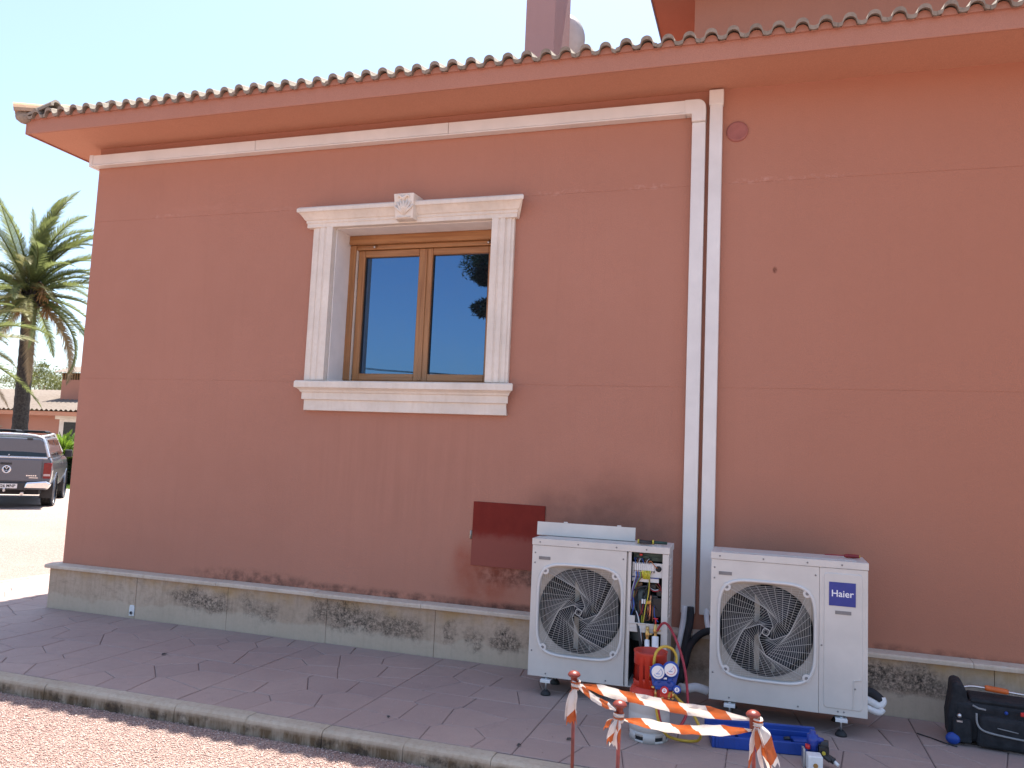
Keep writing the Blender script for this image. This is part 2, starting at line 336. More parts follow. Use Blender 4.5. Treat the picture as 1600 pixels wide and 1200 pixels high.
M = dict(
    stucco=stucco(), stucco2=stucco('stucco_plain', stains_and_shade=False), soffit=stucco('soffit_paint', (.56,.275,.18), False),
    upper_soffit=stucco('upper_soffit_shaded', (.33,.13,.095), False),  # darker copy of the soffit colour: shade under the upper eave painted in
    ledge=cast_stone('ledge_stone', (.60,.50,.40), dirt=.45), plinth=plinth_mat(), trim=cast_stone('window_surround_stone', (.74,.67,.58), dirt=.22),
    lime=plain('white_render', (.76,.72,.68), .8, 0, .04, 6, .15), mortar=plain('paving_joint', (.165,.122,.116), .95, 0, .2, 9, .5),
    kerb=kerb_mat(), stone=stone_mat(), gravel=gravel_mat('gravel_bed'), pebble=gravel_mat('gravel_pebbles', True),
    tile=roof_mat('concrete_roof_tile', (.215,.18,.145), (.33,.285,.235)), tile_old=roof_mat('weathered_roof_tile', (.17,.135,.11), (.25,.21,.18), .35),
    ridge=roof_mat('ridge_tile', (.42,.27,.17), (.55,.38,.25), .25),
    wood_v=wood_mat(True), wood_h=wood_mat(False), glass=glass_mat(), rubber=plain('black_rubber', (.02,.02,.021), .7),
    dark=plain('dark_cavity', (.014,.014,.016), .8), black=plain('black_plastic', (.022,.022,.024), .45), pvc=plain('white_pvc', (.70,.67,.63), .38, 0, .05, 3),
    unit=plain('ivory_sheet_steel', (.60,.565,.515), .42, 0, .05, 3.5), unit2=plain('ivory_plastic', (.64,.61,.57), .45, 0, .04, 6), wire=plain('coated_wire', (.56,.53,.48), .4, 0, .06),
    shroud=plain('fan_shroud_beige', (.42,.37,.31), .5, 0, .06), fan=plain('fan_blade_grey', (.014,.017,.026), .6), coil=plain('coil_fins', (.012,.015,.022), .7, .0, .2, 30),
    bracket=plain('motor_bracket', (.50,.44,.35), .5, 0, .1), galv=plain('galvanised_steel', (.55,.56,.56), .38, .85, .1, 20), white=plain('white_plastic', (.76,.75,.73), .4, 0, .04),
    label=plain('grey_label', (.20,.19,.185), .5), blue_plate=plain('logo_blue', (.008,.028,.24), .35, 0, .05), letter=plain('logo_white', (.80,.80,.82), .4, 0, .03),
    hatch=None, hinge=plain('hinge_zinc', (.45,.41,.34), .4, .7, .15, 40), vent=plain('vent_cover_paint', (.33,.115,.095), .7, 0, .08),
    rust_red=plain('red_oxide_paint', (.175,.030,.019), .38, 0, .2, 30, .2), tape=tape_mat(), bottle_grey=plain('bottle_grey_paint', (.50,.485,.46), .42, 0, .07, 6), bottle_red=plain('bottle_red', (.50,.034,.014), .45, 0, .12, 8),
    brass=plain('brass', (.60,.38,.14), .32, .9, .12, 30), copper=plain('copper', (.60,.27,.16), .35, .9, .15, 30), cap_red=plain('red_plastic', (.58,.02,.02), .4), blue=plain('blue_plastic', (.012,.055,.30), .42, 0, .12, 10),
    blue_motor=plain('blue_enamel', (.02,.05,.30), .32), hose_red=plain('red_hose', (.34,.020,.035), .42), hose_yellow=plain('yellow_hose', (.50,.33,.030), .42), dial=plain('gauge_dial', (.74,.72,.70), .35, 0, .03), dial_red=plain('gauge_red_scale', (.62,.08,.08), .4), dial_blue=plain('gauge_blue_print', (.10,.22,.50), .4),
    foam=plain('white_pipe_insulation', (.72,.72,.73), .6, 0, .06, 12, .2), foam_black=plain('black_pipe_insulation', (.018,.019,.023), .75, 0, .15, 12, .2), wire_blue=plain('blue_wire', (.03,.10,.42), .4), wire_yellow=plain('yellow_wire', (.62,.56,.04), .4), wire_brown=plain('brown_wire', (.20,.075,.03), .4), wire_orange=plain('orange_wire', (.5,.16,.05), .4), wire_white=plain('white_wire', (.62,.62,.64), .4),
    wire_gy=plain('green_yellow_wire', (.22,.36,.05), .4), pcb=plain('circuit_board', (.018,.06,.045), .4, 0, .2, 40), compressor=plain('compressor_jacket', (.10,.125,.125), .5, 0, .2, 12), amber=plain('amber_coil', (.16,.075,.03), .4),
    canvas=plain('black_canvas', (.017,.018,.022), .85, 0, .2, 20, .5, 400), pipe_trim=plain('grey_piping', (.26,.26,.26), .6), orange=plain('orange_grip', (.62,.13,.022), .45), steel=plain('brushed_steel', (.62,.61,.60), .3, .9, .06), tool_yellow=plain('yellow_grip', (.55,.44,.05), .45), tool_red=plain('red_screwdriver_handle', (.22,.012,.014), .35),
    dish=plain('dish_grey', (.50,.48,.47), .5, 0, .04), chimney=stucco('chimney_paint', (.42,.25,.23), False), fascia_blue=plain('eave_fascia_blue', (.05,.055,.14), .5),
    car=None, chrome=plain('chrome', (.80,.80,.81), .12, 1, .04), silver=plain('silver_paint', (.58,.60,.63), .3, .6, .05), cargl=plain('car_glass', (.008,.011,.015), .12, 0, .1), tyre=plain('tyre_rubber', (.025,.024,.024), .85, 0, .2, 20, .3), tail=plain('tail_lamp_red', (.20,.008,.008), .18), tail_w=plain('tail_lamp_clear', (.55,.40,.38), .2), plate=plain('number_plate', (.70,.69,.66), .4, 0, .03), plate_b=plain('plate_blue', (.02,.07,.42), .4), ink=plain('black_ink', (.015,.015,.016), .5),
    bark=plain('palm_bark', (.050,.043,.038), .95, 0, .35, 16, .8, 30), bark2=plain('pine_bark', (.10,.07,.05), .95, 0, .3, 10, .7, 30), frond=leaf_mat('palm_frond', (.075,.105,.035), (.17,.19,.065), .42), frond_pale=leaf_mat('palm_frond_pale', (.16,.17,.06), (.24,.22,.10)), dry=leaf_mat('dry_frond', (.20,.14,.08), (.30,.22,.12), .2), fruit=plain('date_cluster', (.30,.17,.07), .8, 0, .3, 30),
    pine=leaf_mat('pine_needles', (.075,.095,.022), (.16,.165,.04), .3), pine_dark=leaf_mat('dark_pine_needles', (.018,.036,.018), (.045,.068,.028), .25), grey_leaf=leaf_mat('grey_leaves', (.075,.08,.07), (.14,.135,.125)), cycad=leaf_mat('cycad_frond', (.09,.17,.018), (.20,.31,.03), .4), hedge=leaf_mat('hedge_leaves', (.010,.022,.010), (.028,.05,.018), .2), grass=leaf_mat('grass', (.06,.12,.02), (.13,.21,.04)),
    soot=plain('dark_slats', (.035,.03,.03), .8), cable=plain('cable_black', (.01,.01,.01), .7), pole=plain('utility_pole', (.22,.20,.18), .9),
)
def hatch_mat():
    t = NT('hatch_red_steel'); v = t.coord(); n1 = t.noise(v, 9, 5, .65); n2 = t.noise(v, 60, 3, .7); sep = t.n('ShaderNodeSeparateXYZ'); t.put(sep.inputs[0], v)
    c = t.mix(t.map(n1, .3, .7), (.150,.012,.007), (.19,.018,.010))
    hgt = t.math('ADD', sep.outputs[2], t.math('MULTIPLY', t.math('SUBTRACT', n1, .5), .16)); c = t.mix(t.map(hgt, .31, .20, 0, .75, True), c, (.27,.085,.062))
    c = t.mix(t.map(n2, .66, .74, 0, .5), c, (.07,.012,.01)); t.bump(n1, .1, .004); return t.set(c, .6, 0, .2)
M['hatch'] = hatch_mat()
def car_mat():
    t = NT('grey_car_paint'); n1 = t.noise(t.coord(), 60, 2); t.set(t.mix(n1, (.065,.075,.100), (.095,.105,.130)), .30, .45); t.b.inputs['Coat Weight'].default_value = .8; t.b.inputs['Coat Roughness'].default_value = .06; return t.mat
M['car'] = car_mat()

def text_mesh(txt, size, name, mat, parent, loc, rot, depth=.002, sx=1, bold=.0):
    cu = bpy.data.curves.new(name, 'FONT'); cu.body = txt; cu.size = size; cu.extrude = depth; cu.align_x = 'CENTER'; cu.align_y = 'CENTER'; cu.offset = bold; cu.resolution_u = 3
    tmp = bpy.data.objects.new('tmp', cu); COL.objects.link(tmp); dg = bpy.context.evaluated_depsgraph_get(); me = bpy.data.meshes.new_from_object(tmp.evaluated_get(dg))
    bpy.data.objects.remove(tmp); me.name = name; me.materials.clear(); me.materials.append(mat)
    o = bpy.data.objects.new(name, me); COL.objects.link(o); o.parent = parent; o.location = loc; o.rotation_euler = rot; o.scale = (sx,1,1); return o

# ================================================================== GROUND
me = MB(); me.add([(-3000,-3000,-.1),(3000,-3000,-.1),(3000,3000,-.1),(-3000,3000,-.1)], [(0,1,2,3)])
tag(me.build('gravel_ground', M['gravel'], fix=False), kind='structure')

def pebbles():
    n = 80000
    x = np.random.uniform(.6, 6.6, n); y = -1.975-np.abs(np.random.beta(1, 1.35, n))*2.3; z = np.full(n, -.1)
    s = np.random.gamma(4, .0009, n)+.0020
    base = np.array([[1,0,0],[-.5,.87,0],[-.5,-.87,0],[0,0,1],[0,0,-.6]], float)
    fc = np.array([[0,1,3],[1,2,3],[2,0,3],[1,0,4],[2,1,4],[0,2,4]])
    a = np.random.uniform(0, 2*PI, n); ca, sa = np.cos(a), np.sin(a); st = np.random.uniform(.6, 1.25, (n,5,1))
    b = base[None]*st*s[:,None,None]; b[:,:,2] *= .75
    tilt = np.random.uniform(-.5, .5, n); b2 = b.copy(); b2[:,:,2] += b[:,:,0]*tilt[:,None]
    vx = b2[:,:,0]*ca[:,None]-b2[:,:,1]*sa[:,None]+x[:,None]; vy = b2[:,:,0]*sa[:,None]+b2[:,:,1]*ca[:,None]+y[:,None]; vz = b2[:,:,2]+z[:,None]+.002
    V = np.stack([vx,vy,vz], -1).reshape(-1,3); Fc = (fc[None]+5*np.arange(n)[:,None,None]).reshape(-1,3)
    m = bpy.data.meshes.new('gravel_pebbles'); m.vertices.add(len(V)); m.vertices.foreach_set('co', V.ravel()); m.loops.add(Fc.size); m.loops.foreach_set('vertex_index', Fc.ravel().astype(np.int32))
    m.polygons.add(len(Fc)); m.polygons.foreach_set('loop_start', np.arange(0, Fc.size, 3, dtype=np.int32)); m.polygons.foreach_set('loop_total', np.full(len(Fc), 3, np.int32)); m.update(); m.validate()
    m.materials.append(M['pebble']); o = bpy.data.objects.new('gravel_pebbles', m); COL.objects.link(o); tag(o, 'loose pinkish gravel lying along the kerb', 'gravel', kind='stuff')
pebbles()

# ---- pavement: base slab, stamped stones, kerb stones
pav = MB(); pav.box((-1.6,-1.862,-.3), (10,-.0,-.007)); pav.box((-1.6,0,-.3), (-.0,14,-.007))
pave = pav.build('pavement', M['mortar']); tag(pave, kind='structure')
def clip(poly, nx, ny, d):
    out = []
    for i in range(len(poly)):
        a = poly[i]; b = poly[(i+1) % len(poly)]; da = a[0]*nx+a[1]*ny-d; db = b[0]*nx+b[1]*ny-d
        if da <= 0: out.append(a)
        if (da < 0 < db) or (db < 0 < da):
            t = da/(da-db); out.append((a[0]+(b[0]-a[0])*t, a[1]+(b[1]-a[1])*t))
    return out
def inset(poly, g):
    area = sum(poly[i][0]*poly[(i+1) % len(poly)][1]-poly[(i+1) % len(poly)][0]*poly[i][1] for i in range(len(poly)))
    if area < 0: poly = poly[::-1]
    out = poly
    for i in range(len(poly)):
        a = poly[i]; b = poly[(i+1) % len(poly)]; ex, ey = b[0]-a[0], b[1]-a[1]; L = math.hypot(ex, ey)
        if L < 1e-6: continue
        nx, ny = ey/L, -ex/L; out = clip(out, nx, ny, a[0]*nx+a[1]*ny-g)
        if len(out) < 3: return None
    return out
def stone_mesh(mb, poly, cx, cy, top):
    gap = random.uniform(.0014, .0034)
    p1 = inset(poly, gap); p2 = inset(poly, gap+.005)
    if not p1 or not p2: return False
    n1 = len(p1); n2 = len(p2)
    if n1 != n2: p2 = [(cx0+(x-cx0)*.97, cy0+(y-cy0)*.97) for cx0, cy0 in [(sum(q[0] for q in p1)/n1, sum(q[1] for q in p1)/n1)] for x, y in p1]
    vs = [(x-cx, y-cy, -.012) for x, y in p1]+[(x-cx, y-cy, top-.0035) for x, y in p1]+[(x-cx, y-cy, top) for x, y in p2]
    n = n1; fs = [tuple(range(2*n, 3*n))]
    for k in (0, n): fs += [(k+i, k+(i+1) % n, k+n+(i+1) % n, k+n+i) for i in range(n)]
    mb.add(vs, fs); return True
def mat_cells(x0, x1, y0, y1, k):
    pts = []
    tries = 0
    while len(pts) < k and tries < 900:
        tries += 1; p = (random.uniform(x0+.06, x1-.06), random.uniform(y0+.06, y1-.06))
        if all(math.hypot(p[0]-q[0], p[1]-q[1]) > .235 for q in pts): pts.append(p)
    for i, p in enumerate(pts):
        poly = [(x0,y0),(x1,y0),(x1,y1),(x0,y1)]
        for j, q in enumerate(pts):
            if i == j: continue
            nx, ny = q[0]-p[0], q[1]-p[1]; poly = clip(poly, nx, ny, nx*(p[0]+q[0])/2+ny*(p[1]+q[1])/2)
            if len(poly) < 3: break
        if len(poly) >= 3: yield poly
count = 0; far = MB()
mats_ = []
for i in range(9):
    for j in range(2): mats_.append((-1.6+i*1.15, -1.6+(i+1)*1.15, -1.858+j*.89, -1.858+(j+1)*.89, True))
mats_ += [(8.75, 10, -1.858, -.97, False), (8.75, 10, -.97, -.08, False)]
mats_ += [(-1.6, -.84, -.078, 1.0, True), (-.84, -.08, -.078, 1.0, True)]
for j in range(10): mats_ += [(-1.6, -.84, 1+j*1.2, 2.2+j*1.2, False), (-.84, -.08, 1+j*1.2, 2.2+j*1.2, False)]
for (x0, x1, y0, y1, near) in mats_:
    for poly in mat_cells(x0, x1, y0, y1, int((x1-x0)*(y1-y0)*11.5)):
        cx = sum(q[0] for q in poly)/len(poly); cy = sum(q[1] for q in poly)/len(poly); top = random.uniform(-.001, .0015)
        if near and count < 295:
            b = MB()
            if stone_mesh(b, poly, cx, cy, top): b.build('paving_stone', M['stone'], pave, (cx, cy, 0)); count += 1
        else: stone_mesh(far, poly, 0, 0, top)
tag(far.build('far_paving', M['stone'], pave), kind='stuff')
kp = [(-.085,-.2),(-.085,-.028),(-.078,-.010),(-.066,0),(-.052,.004),(.026,.004),(.026,-.2)]
for i in range(22):
    b = MB(); L = .5302; x0 = -1.70+i*.532
    b.prism(kp, -L/2, L/2, axis='x'); k = b.build('kerb_stone', M['kerb'], pave, (x0+L/2, -1.898+random.uniform(-.004, .004), random.uniform(-.004, .003)), bev=.004); k.rotation_euler.z = random.uniform(-.004, .004)
for i in range(24):
    b = MB(); b.prism([(-u, v) for u, v in kp], -.264, .264, axis='y', M=Matrix.Scale(-1, 4, (1,0,0))); b.build('kerb_stone', M['kerb'], pave, (-1.63, -1.6+i*.532+.264, random.uniform(-.004, .003)), bev=.006)
# loose bits on the paving
for (x, y, a, s, lb) in ((7.9,-1.05,.2,.04,'dark dry leaf on the paving in front of the tool bag'),(2.15,-1.0,.9,.05,'dark dry leaf on the paving toward the left house corner'),(5.3,-1.72,.2,.03,'dark dry leaf beside the kerb left of the stakes'),(5.55,-1.5,.4,.045,'dark dry leaf on the paving left of the gas bottle'),(4.4,-1.6,1,.02,'tiny dark dry leaf near the kerb under the window')):
    b = MB(); b.add([(-s/2,-.012,.004),(s/2,-.008,.012),(s*.4,.012,.006),(-s*.3,.014,.011),(0,0,.016)], [(0,1,4),(1,2,4),(2,3,4),(3,0,4),(3,2,1,0)])
    tag(b.build('dry_leaf', M['ink'], loc=(x, y, 0), rot=(0,0,a)), lb, 'leaf', 'dry leaves scattered on the pavement')

# grit kicked up from the drive
b = MB()
for i in range(420):
    x = random.uniform(-1.2, 8.4); y = -1.84+random.betavariate(1,2.2)*1.7; q = random.uniform(.002,.0055); a = random.uniform(0,6.28)
    b.add([(x+q*math.cos(a+k*2.1)*random.uniform(.7,1.3), y+q*math.sin(a+k*2.1), .0015) for k in range(3)]+[(x,y,.0015+q*random.uniform(.6,1.1))], [(0,1,3),(1,2,3),(2,0,3)])
tag(b.build('grit', M['pebble'], fix=False), 'loose grit and chips scattered over the paving', 'grit', kind='stuff')

# ================================================================== HOUSE
house = thing('house', 'terracotta rendered house with tiled eave, white framed window and upper storey', 'house')
GR1, GR2 = 3.895, 2.2745; ZS = 4.672; XR = 12.5; YB = 9.5
WX0, WX1, WZ0, WZ1 = 2.842, 4.383, 2.27, 3.702
b = MB(); xs = [0, WX0, WX1, XR]; g = .0022; zs = [.38, WZ0, GR2-g, GR2+g, WZ1, GR1-g, GR1+g, ZS+.05]
dep = [0, 0, .002, 0, 0, .002, 0]
for i in range(3):
    for j in range(7):
        if i == 1 and WZ0-.001 <= zs[j] and zs[j+1] <= WZ1+.001: continue
        y = dep[j]; b.add([(xs[i],y,zs[j]),(xs[i+1],y,zs[j]),(xs[i+1],y,zs[j+1]),(xs[i],y,zs[j+1])], [(0,1,2,3)])
for zc in (GR2, GR1):
    for (xa, xb) in (((0,WX0),(WX1,XR)) if zc == GR2 else ((0,XR),)):
        for s in (-1, 1): b.add([(xa,0,zc+s*g),(xb,0,zc+s*g),(xb,.002,zc+s*g),(xa,.002,zc+s*g)], [(0,1,2,3)])
for (xa, xb, ya, yb) in ((0,0,0,YB),(XR,XR,0,YB),(0,XR,YB,YB)): b.add([(xa,ya,.0),(xb,yb,.0),(xb,yb,ZS+.05),(xa,ya,ZS+.05)], [(0,1,2,3)])
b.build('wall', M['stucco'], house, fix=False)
# plinth panels and ledge stones
pxs = [-.075, .991, 2.012, 3.034, 4.05, 5.07, 6.09, 7.11, 8.13, 9.15, 10.2, 11.3, XR]
def set_origin_world(o): return o
for i in range(len(pxs)-1):
    b = MB(); b.box((pxs[i]+.0015,-.072-random.uniform(0,.003),-.05), (pxs[i+1]-.0015,-.001,.392)); b.build('plinth_panel', M['plinth'], house, bev=.003)
for i in range(8):
    b = MB(); b.box((-.075,.001+i*1.19,-.05), (-.001,1.188+i*1.19,.392)); b.build('plinth_panel', M['plinth'], house, bev=.003)
lx = [-.115, .88, 1.9, 2.92, 3.93, 4.95, 5.97, 6.99, 8.0, 9.02, 10.1, 11.3, XR]
lp = [(-.112,.386),(-.112,.412),(-.104,.421),(-.002,.430),(-.002,.386)]
for i in range(len(lx)-1):
    b = MB(); b.prism(lp, lx[i]+.001, lx[i+1]-.001, axis='x'); b.build('ledge_stone', M['ledge'], house, (0, random.uniform(-.002,.002), random.uniform(-.002,.002)), bev=.004)
for i in range(8):
    b = MB(); b.box((-.113,.003+i*1.19,.386), (-.002,1.19+i*1.19,.424)); b.build('ledge_stone', M['ledge'], house, bev=.004)
# white drain outlet low on the plinth
b = MB(); b.prism([(.935,.022),(.992,.022),(.992,.10),(.985,.122),(.94,.122),(.935,.10)], -.086, -.074); ol = b.build('drain_outlet', M['white'], house, bev=.004)
b = MB(); b.lathe([(.001,0),(.016,0),(.016,.006),(.012,.008),(.010,.002)], 14, M=Matrix.Translation((.963,-.086,.052)) @ Matrix.Rotation(PI/2, 4, 'X')); b.build('drain_hole', M['label'], ol)
b = MB(); b.box((2.93,-.079,.0), (2.965,-.074,.30)); 
# soffit, fascia
OV, OVL = .50, .42
b = MB(); b.box((-OVL,-OV,ZS), (XR+.4,YB+.3,ZS+.03)); b.build('soffit', M['soffit'], house)
b = MB(); b.box((-OVL-.002,-OV-.02,ZS-.012), (XR+.4,-OV,ZS+.152)); b.box((-OVL-.02,-OV-.02,ZS-.012), (-OVL-.002,YB+.3,ZS+.152)); b.build('fascia', M['stucco2'], house, bev=.006)
b = MB(); b.box((-OVL,-OV+.002,ZS+.03), (XR+.4,YB,ZS+.14)); b.build('roof_deck', M['soffit'], house)
# roof tiles (double-wave concrete tiles), front row and side row one by one
PER = .158; TW = PER*2; SL = rad(15)
def tile_prof(u):   # u in periods: rounded crest, shallow trough
    f = (u % 1.0)-.5
    if abs(f) < .30: return -.016+.052*math.sqrt(max(0, 1-(f/.30)**2))**.85
    g_ = (abs(f)-.30)/.20; return -.016-.010*math.sin(PI/2*g_)
def tile_mesh(mb, ln=.43, n=32, th=.027, M_=None):
    vs = []; 
    for yy, dz in ((0,0),(ln,0)):
        for i in range(n+1):
            u = 2*i/n; x = u*PER; z = tile_prof(u); vs.append(Vector((x*.992+.001, yy, z)))
        for i in range(n+1):
            u = 2*i/n; x = u*PER; z = tile_prof(u)-th; vs.append(Vector((x*.992+.001, yy, z)))
    if M_ is not None: vs = [M_ @ v for v in vs]
    k = n+1; fs = []
    for i in range(n):
        fs += [(i, i+1, i+1+k, i+k), (i+2*k, i+2*k+k, i+1+3*k, i+1+2*k), (i, i+2*k, i+1+2*k, i+1), (i+k, i+1+k, i+1+3*k, i+3*k)]
    fs += [(0, k, 3*k, 2*k), (n, n+2*k, n+3*k, n+k)]
    mb.add(vs, fs, 0, False)
tm = MB(); tile_mesh(tm); t0 = tm.build('roof_tile', M['tile'], house)
for p_ in t0.data.polygons: p_.use_smooth = True
em = t0.modifiers.new('edges', 'EDGE_SPLIT'); em.split_angle = rad(50)
ZT = 4.842; YT = -.578; XT = -OVL-.078; first = True
ntile = int((XR+.4-XT)/TW)
for i in range(ntile):
    o = t0 if first else dup(t0, house); first = False
    o.location = (XT+i*TW, YT+random.uniform(-.006,.006), ZT+random.uniform(-.003,.003)); o.rotation_euler = (SL+random.uniform(-.01,.01), random.uniform(-.006,.006), random.uniform(-.008,.008))
for i in range(30):
    o = dup(t0, house); o.location = (XT, YT+(i+1)*TW, ZT+random.uniform(-.003,.003)); o.rotation_euler = (SL, 0, -PI/2)
fil = MB(); nx_ = int((XR+.4-XT-.1)/(PER/12)); pts_ = [(XT+.05+i*PER/12) for i in range(nx_)]
vs_ = []
for x in pts_:
    zt_ = ZT+tile_prof((x-XT)/PER)-.0255
    vs_ += [(x, YT+.040, zt_), (x, YT+.040, ZS+.128), (x, -OV-.0195, ZS+.128), (x, -OV+.02, zt_+.02)]
fil.add(vs_, [(4*i+q, 4*i+4+q, 4*i+4+(q+1) % 4, 4*i+(q+1) % 4) for i in range(len(pts_)-1) for q in range(4)])
fil.build('mortar_bedding', M['stucco2'], house)
field = MB(); ct, st = math.cos(SL), math.sin(SL)
for r in range(1, 9):
    x0 = XT+r*.38*ct
    for i in range(ntile):
        x = XT+i*TW
        if x+TW < x0: continue
        if r*.38*ct > 3.1 and x > 5.4: continue
        tile_mesh(field, n=16, M_=Matrix.Translation((x, YT+r*.38*ct, ZT+r*(.38*st)+.012)) @ Matrix.Rotation(SL, 4, 'X'))
    for i in range(30):
        y = YT+(i+1)*TW
        if y-TW+.3 < YT+r*.38*ct: continue
        tile_mesh(field, n=16, M_=Matrix.Translation((XT+r*.38*ct, y, ZT+r*(.38*st)+.012)) @ Matrix.Rotation(-PI/2, 4, 'Z') @ Matrix.Rotation(SL, 4, 'X'))
tag(field.build('roof_tile_field', M['tile'], house, fix=False), kind='stuff')
# hip ridge tiles along the left corner
hz = math.atan(math.tan(SL)/math.sqrt(2))
for i in range(11):
    b = MB(); prof = []
    vs = []; n = 10
    for yy, rr in ((-.05,.115),(.42,.095)):
        for j in range(n+1):
            a = PI*j/n; vs.append((rr*math.cos(a), yy, rr*math.sin(a)))
        for j in range(n+1):
            a = PI*j/n; vs.append(((rr-.02)*math.cos(a), yy, (rr-.02)*math.sin(a)))
    k = n+1; fs = []
    for j in range(n): fs += [(j, j+1, j+1+2*k, j+2*k), (j+k, j+3*k, j+1+3*k, j+1+k), (j, j+k, j+1+k, j+1), (j+2*k, j+1+2*k, j+1+3*k, j+3*k)]
    fs += [(0, 2*k, 3*k, k), (n, n+k, n+3*k, n+2*k)]
    b.add(vs, fs, 0, False); d = i*.40
    b.build('ridge_tile', M['ridge'], house, (XT+.02+d*math.cos(hz)/math.sqrt(2), YT+.02+d*math.cos(hz)/math.sqrt(2), ZT+.012+d*math.sin(hz)), (hz, 0, -PI/4))
b = MB(); b.sphere((0,0,0), .09, 10, 6, sc=(1,1,.7)); b.build('hip_mortar', M['tile'], house, (XT+.05, YT+.05, ZT-.01))
# chimney with its flat cap out of frame
b = MB(); b.box((4.065,1.6,4.9), (4.40,2.254,7.6)); b.box((3.98,1.52,7.6), (4.48,2.33,7.75)); b.build('chimney', M['chimney'], house, bev=.012)
# upper storey: wall, soffit over its left side, roof
b = MB(); b.box((5.80,2.5,4.9), (XR,YB,7.06)); b.build('upper_wall', M['stucco2'], house)
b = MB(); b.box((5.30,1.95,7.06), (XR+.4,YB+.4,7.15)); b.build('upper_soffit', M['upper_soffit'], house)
b = MB(); b.box((5.285,1.93,7.05), (5.30,YB+.4,7.24)); b.box((5.285,1.93,7.05), (XR+.4,1.95,7.24)); b.build('upper_fascia', M['fascia_blue'], house)
upf = MB()
for i in range(24): tile_mesh(upf, n=16, M_=Matrix.Translation((5.27, 1.9+(i+1)*TW, 7.27)) @ Matrix.Rotation(-PI/2, 4, 'Z') @ Matrix.Rotation(SL, 4, 'X'))
upf.add([(5.3,1.93,7.25),(XR,1.93,7.25),(XR,6,8.3),(6.5,6,8.3),(6.5,9,8.3),(5.3,9.5,7.25)], [(0,1,2,3),(0,3,4,5)])
tag(upf.build('upper_roof_tiles', M['tile'], house, fix=False), kind='stuff')
# round vent cover
b = MB(); b.lathe([(0,.016),(.066,.016),(.070,.018),(.074,.014),(.080,.014),(.084,.006),(.084,-.002)], 32, M=Matrix.Rotation(PI/2, 4, 'X')); vc = b.build('vent_cover', M['vent'], house, (6.392, 0, 4.316))
# red steel hatch
b = MB(); b.box((0,-.010,0), (.622,-.001,.526)); ht = b.build('hatch_door', M['hatch'], house, (4.315,0,.762), (0,rad(.4),0), bev=.002)
b = MB(); b.cyl((-.010,-.012,.215), (-.010,-.012,.285), .007, 10); b.box((-.022,-.006,.220), (.004,-.002,.280)); b.cyl((-.010,-.012,.248), (-.010,-.012,.252), .009, 10); b.build('hinge', M['hinge'], ht)

# ---- window (thing > window > its pieces)
b = MB(); b.box((WX0-.002,.0,WZ0), (WX0+.012,.41,WZ1+.01)); b.box((WX1-.012,.0,WZ0), (WX1+.002,.41,WZ1+.01)); b.box((WX0+.012,.0,WZ1-.012), (WX1-.012,.41,WZ1+.01)); b.box((WX0-.002,.41,WZ0-.02), (WX1+.002,.425,WZ1+.02))
win = b.build('window', M['lime'], house)
def prof_x(poly, x0, x1, ins, m=0):
    """moulding along x with mitred returns: ins = how far each profile point is drawn in at the ends"""
    mb = MB(); n = len(poly)
    vs = [(x0+e, u, v) for (u, v), e in zip(poly, ins)]+[(x1-e, u, v) for (u, v), e in zip(poly, ins)]
    fs = [tuple(range(n)), tuple(reversed(range(n, 2*n)))]+[(i+n, (i+1) % n+n, (i+1) % n, i) for i in range(n)]
    mb.add(vs, fs); return mb
# cornice: fascia, cavetto, bead, top fillet
cor = [(-.002,3.695),(-.066,3.695),(-.066,3.732),(-.074,3.736),(-.074,3.756),(-.086,3.764),(-.096,3.782),(-.114,3.806),(-.128,3.820),(-.142,3.826),(-.142,3.858),(-.128,3.872),(-.09,3.882),(-.002,3.892)]
ins = [.142-min(.142, -u) if i not in (0, len(cor)-1) else .076 for i, (u, v) in enumerate(cor)]; ins[-1] = .06; ins[-2] = .05
prof_x(cor, 2.497, 4.684, ins).build('cornice', M['trim'], win, bev=.003)
sil = [(-.002,2.012),(-.046,2.012),(-.046,2.108),(-.064,2.110),(-.064,2.170),(-.076,2.176),(-.082,2.192),(-.100,2.206),(-.118,2.214),(-.118,2.266),(-.108,2.276),(.39,2.286),(.39,2.262),(-.002,2.262)]
ins = [.118-min(.118, max(0, -u)) if i < 11 else .14 for i, (u, v) in enumerate(sil)]; ins[0] = .072; ins[11] = .27; ins[12] = .27; ins[13] = .12
prof_x(sil, 2.575, 4.652, ins).build('sill', M['trim'], win, bev=.003)
for x0, w_ in ((2.628, .214), (4.383, .196)):
    # fluted pilaster: stepped profile in plan
    q = w_/.2; pl = [(0,-.001),(0,-.040),(.022*q,-.040),(.026*q,-.052),(.060*q,-.052),(.066*q,-.046),(.074*q,-.046),(.080*q,-.062),(.120*q,-.062),(.126*q,-.054),(.136*q,-.054),(.142*q,-.066),(.2*q,-.066),(.2*q,-.001)]
    if x0 > 4: pl = [(w_-u, v) for u, v in pl][::-1]
    b = MB(); b.prism([(x0+u, v) for u, v in pl], 2.284, 3.696, axis='z'); b.build('pilaster', M['trim'], win, bev=.003)
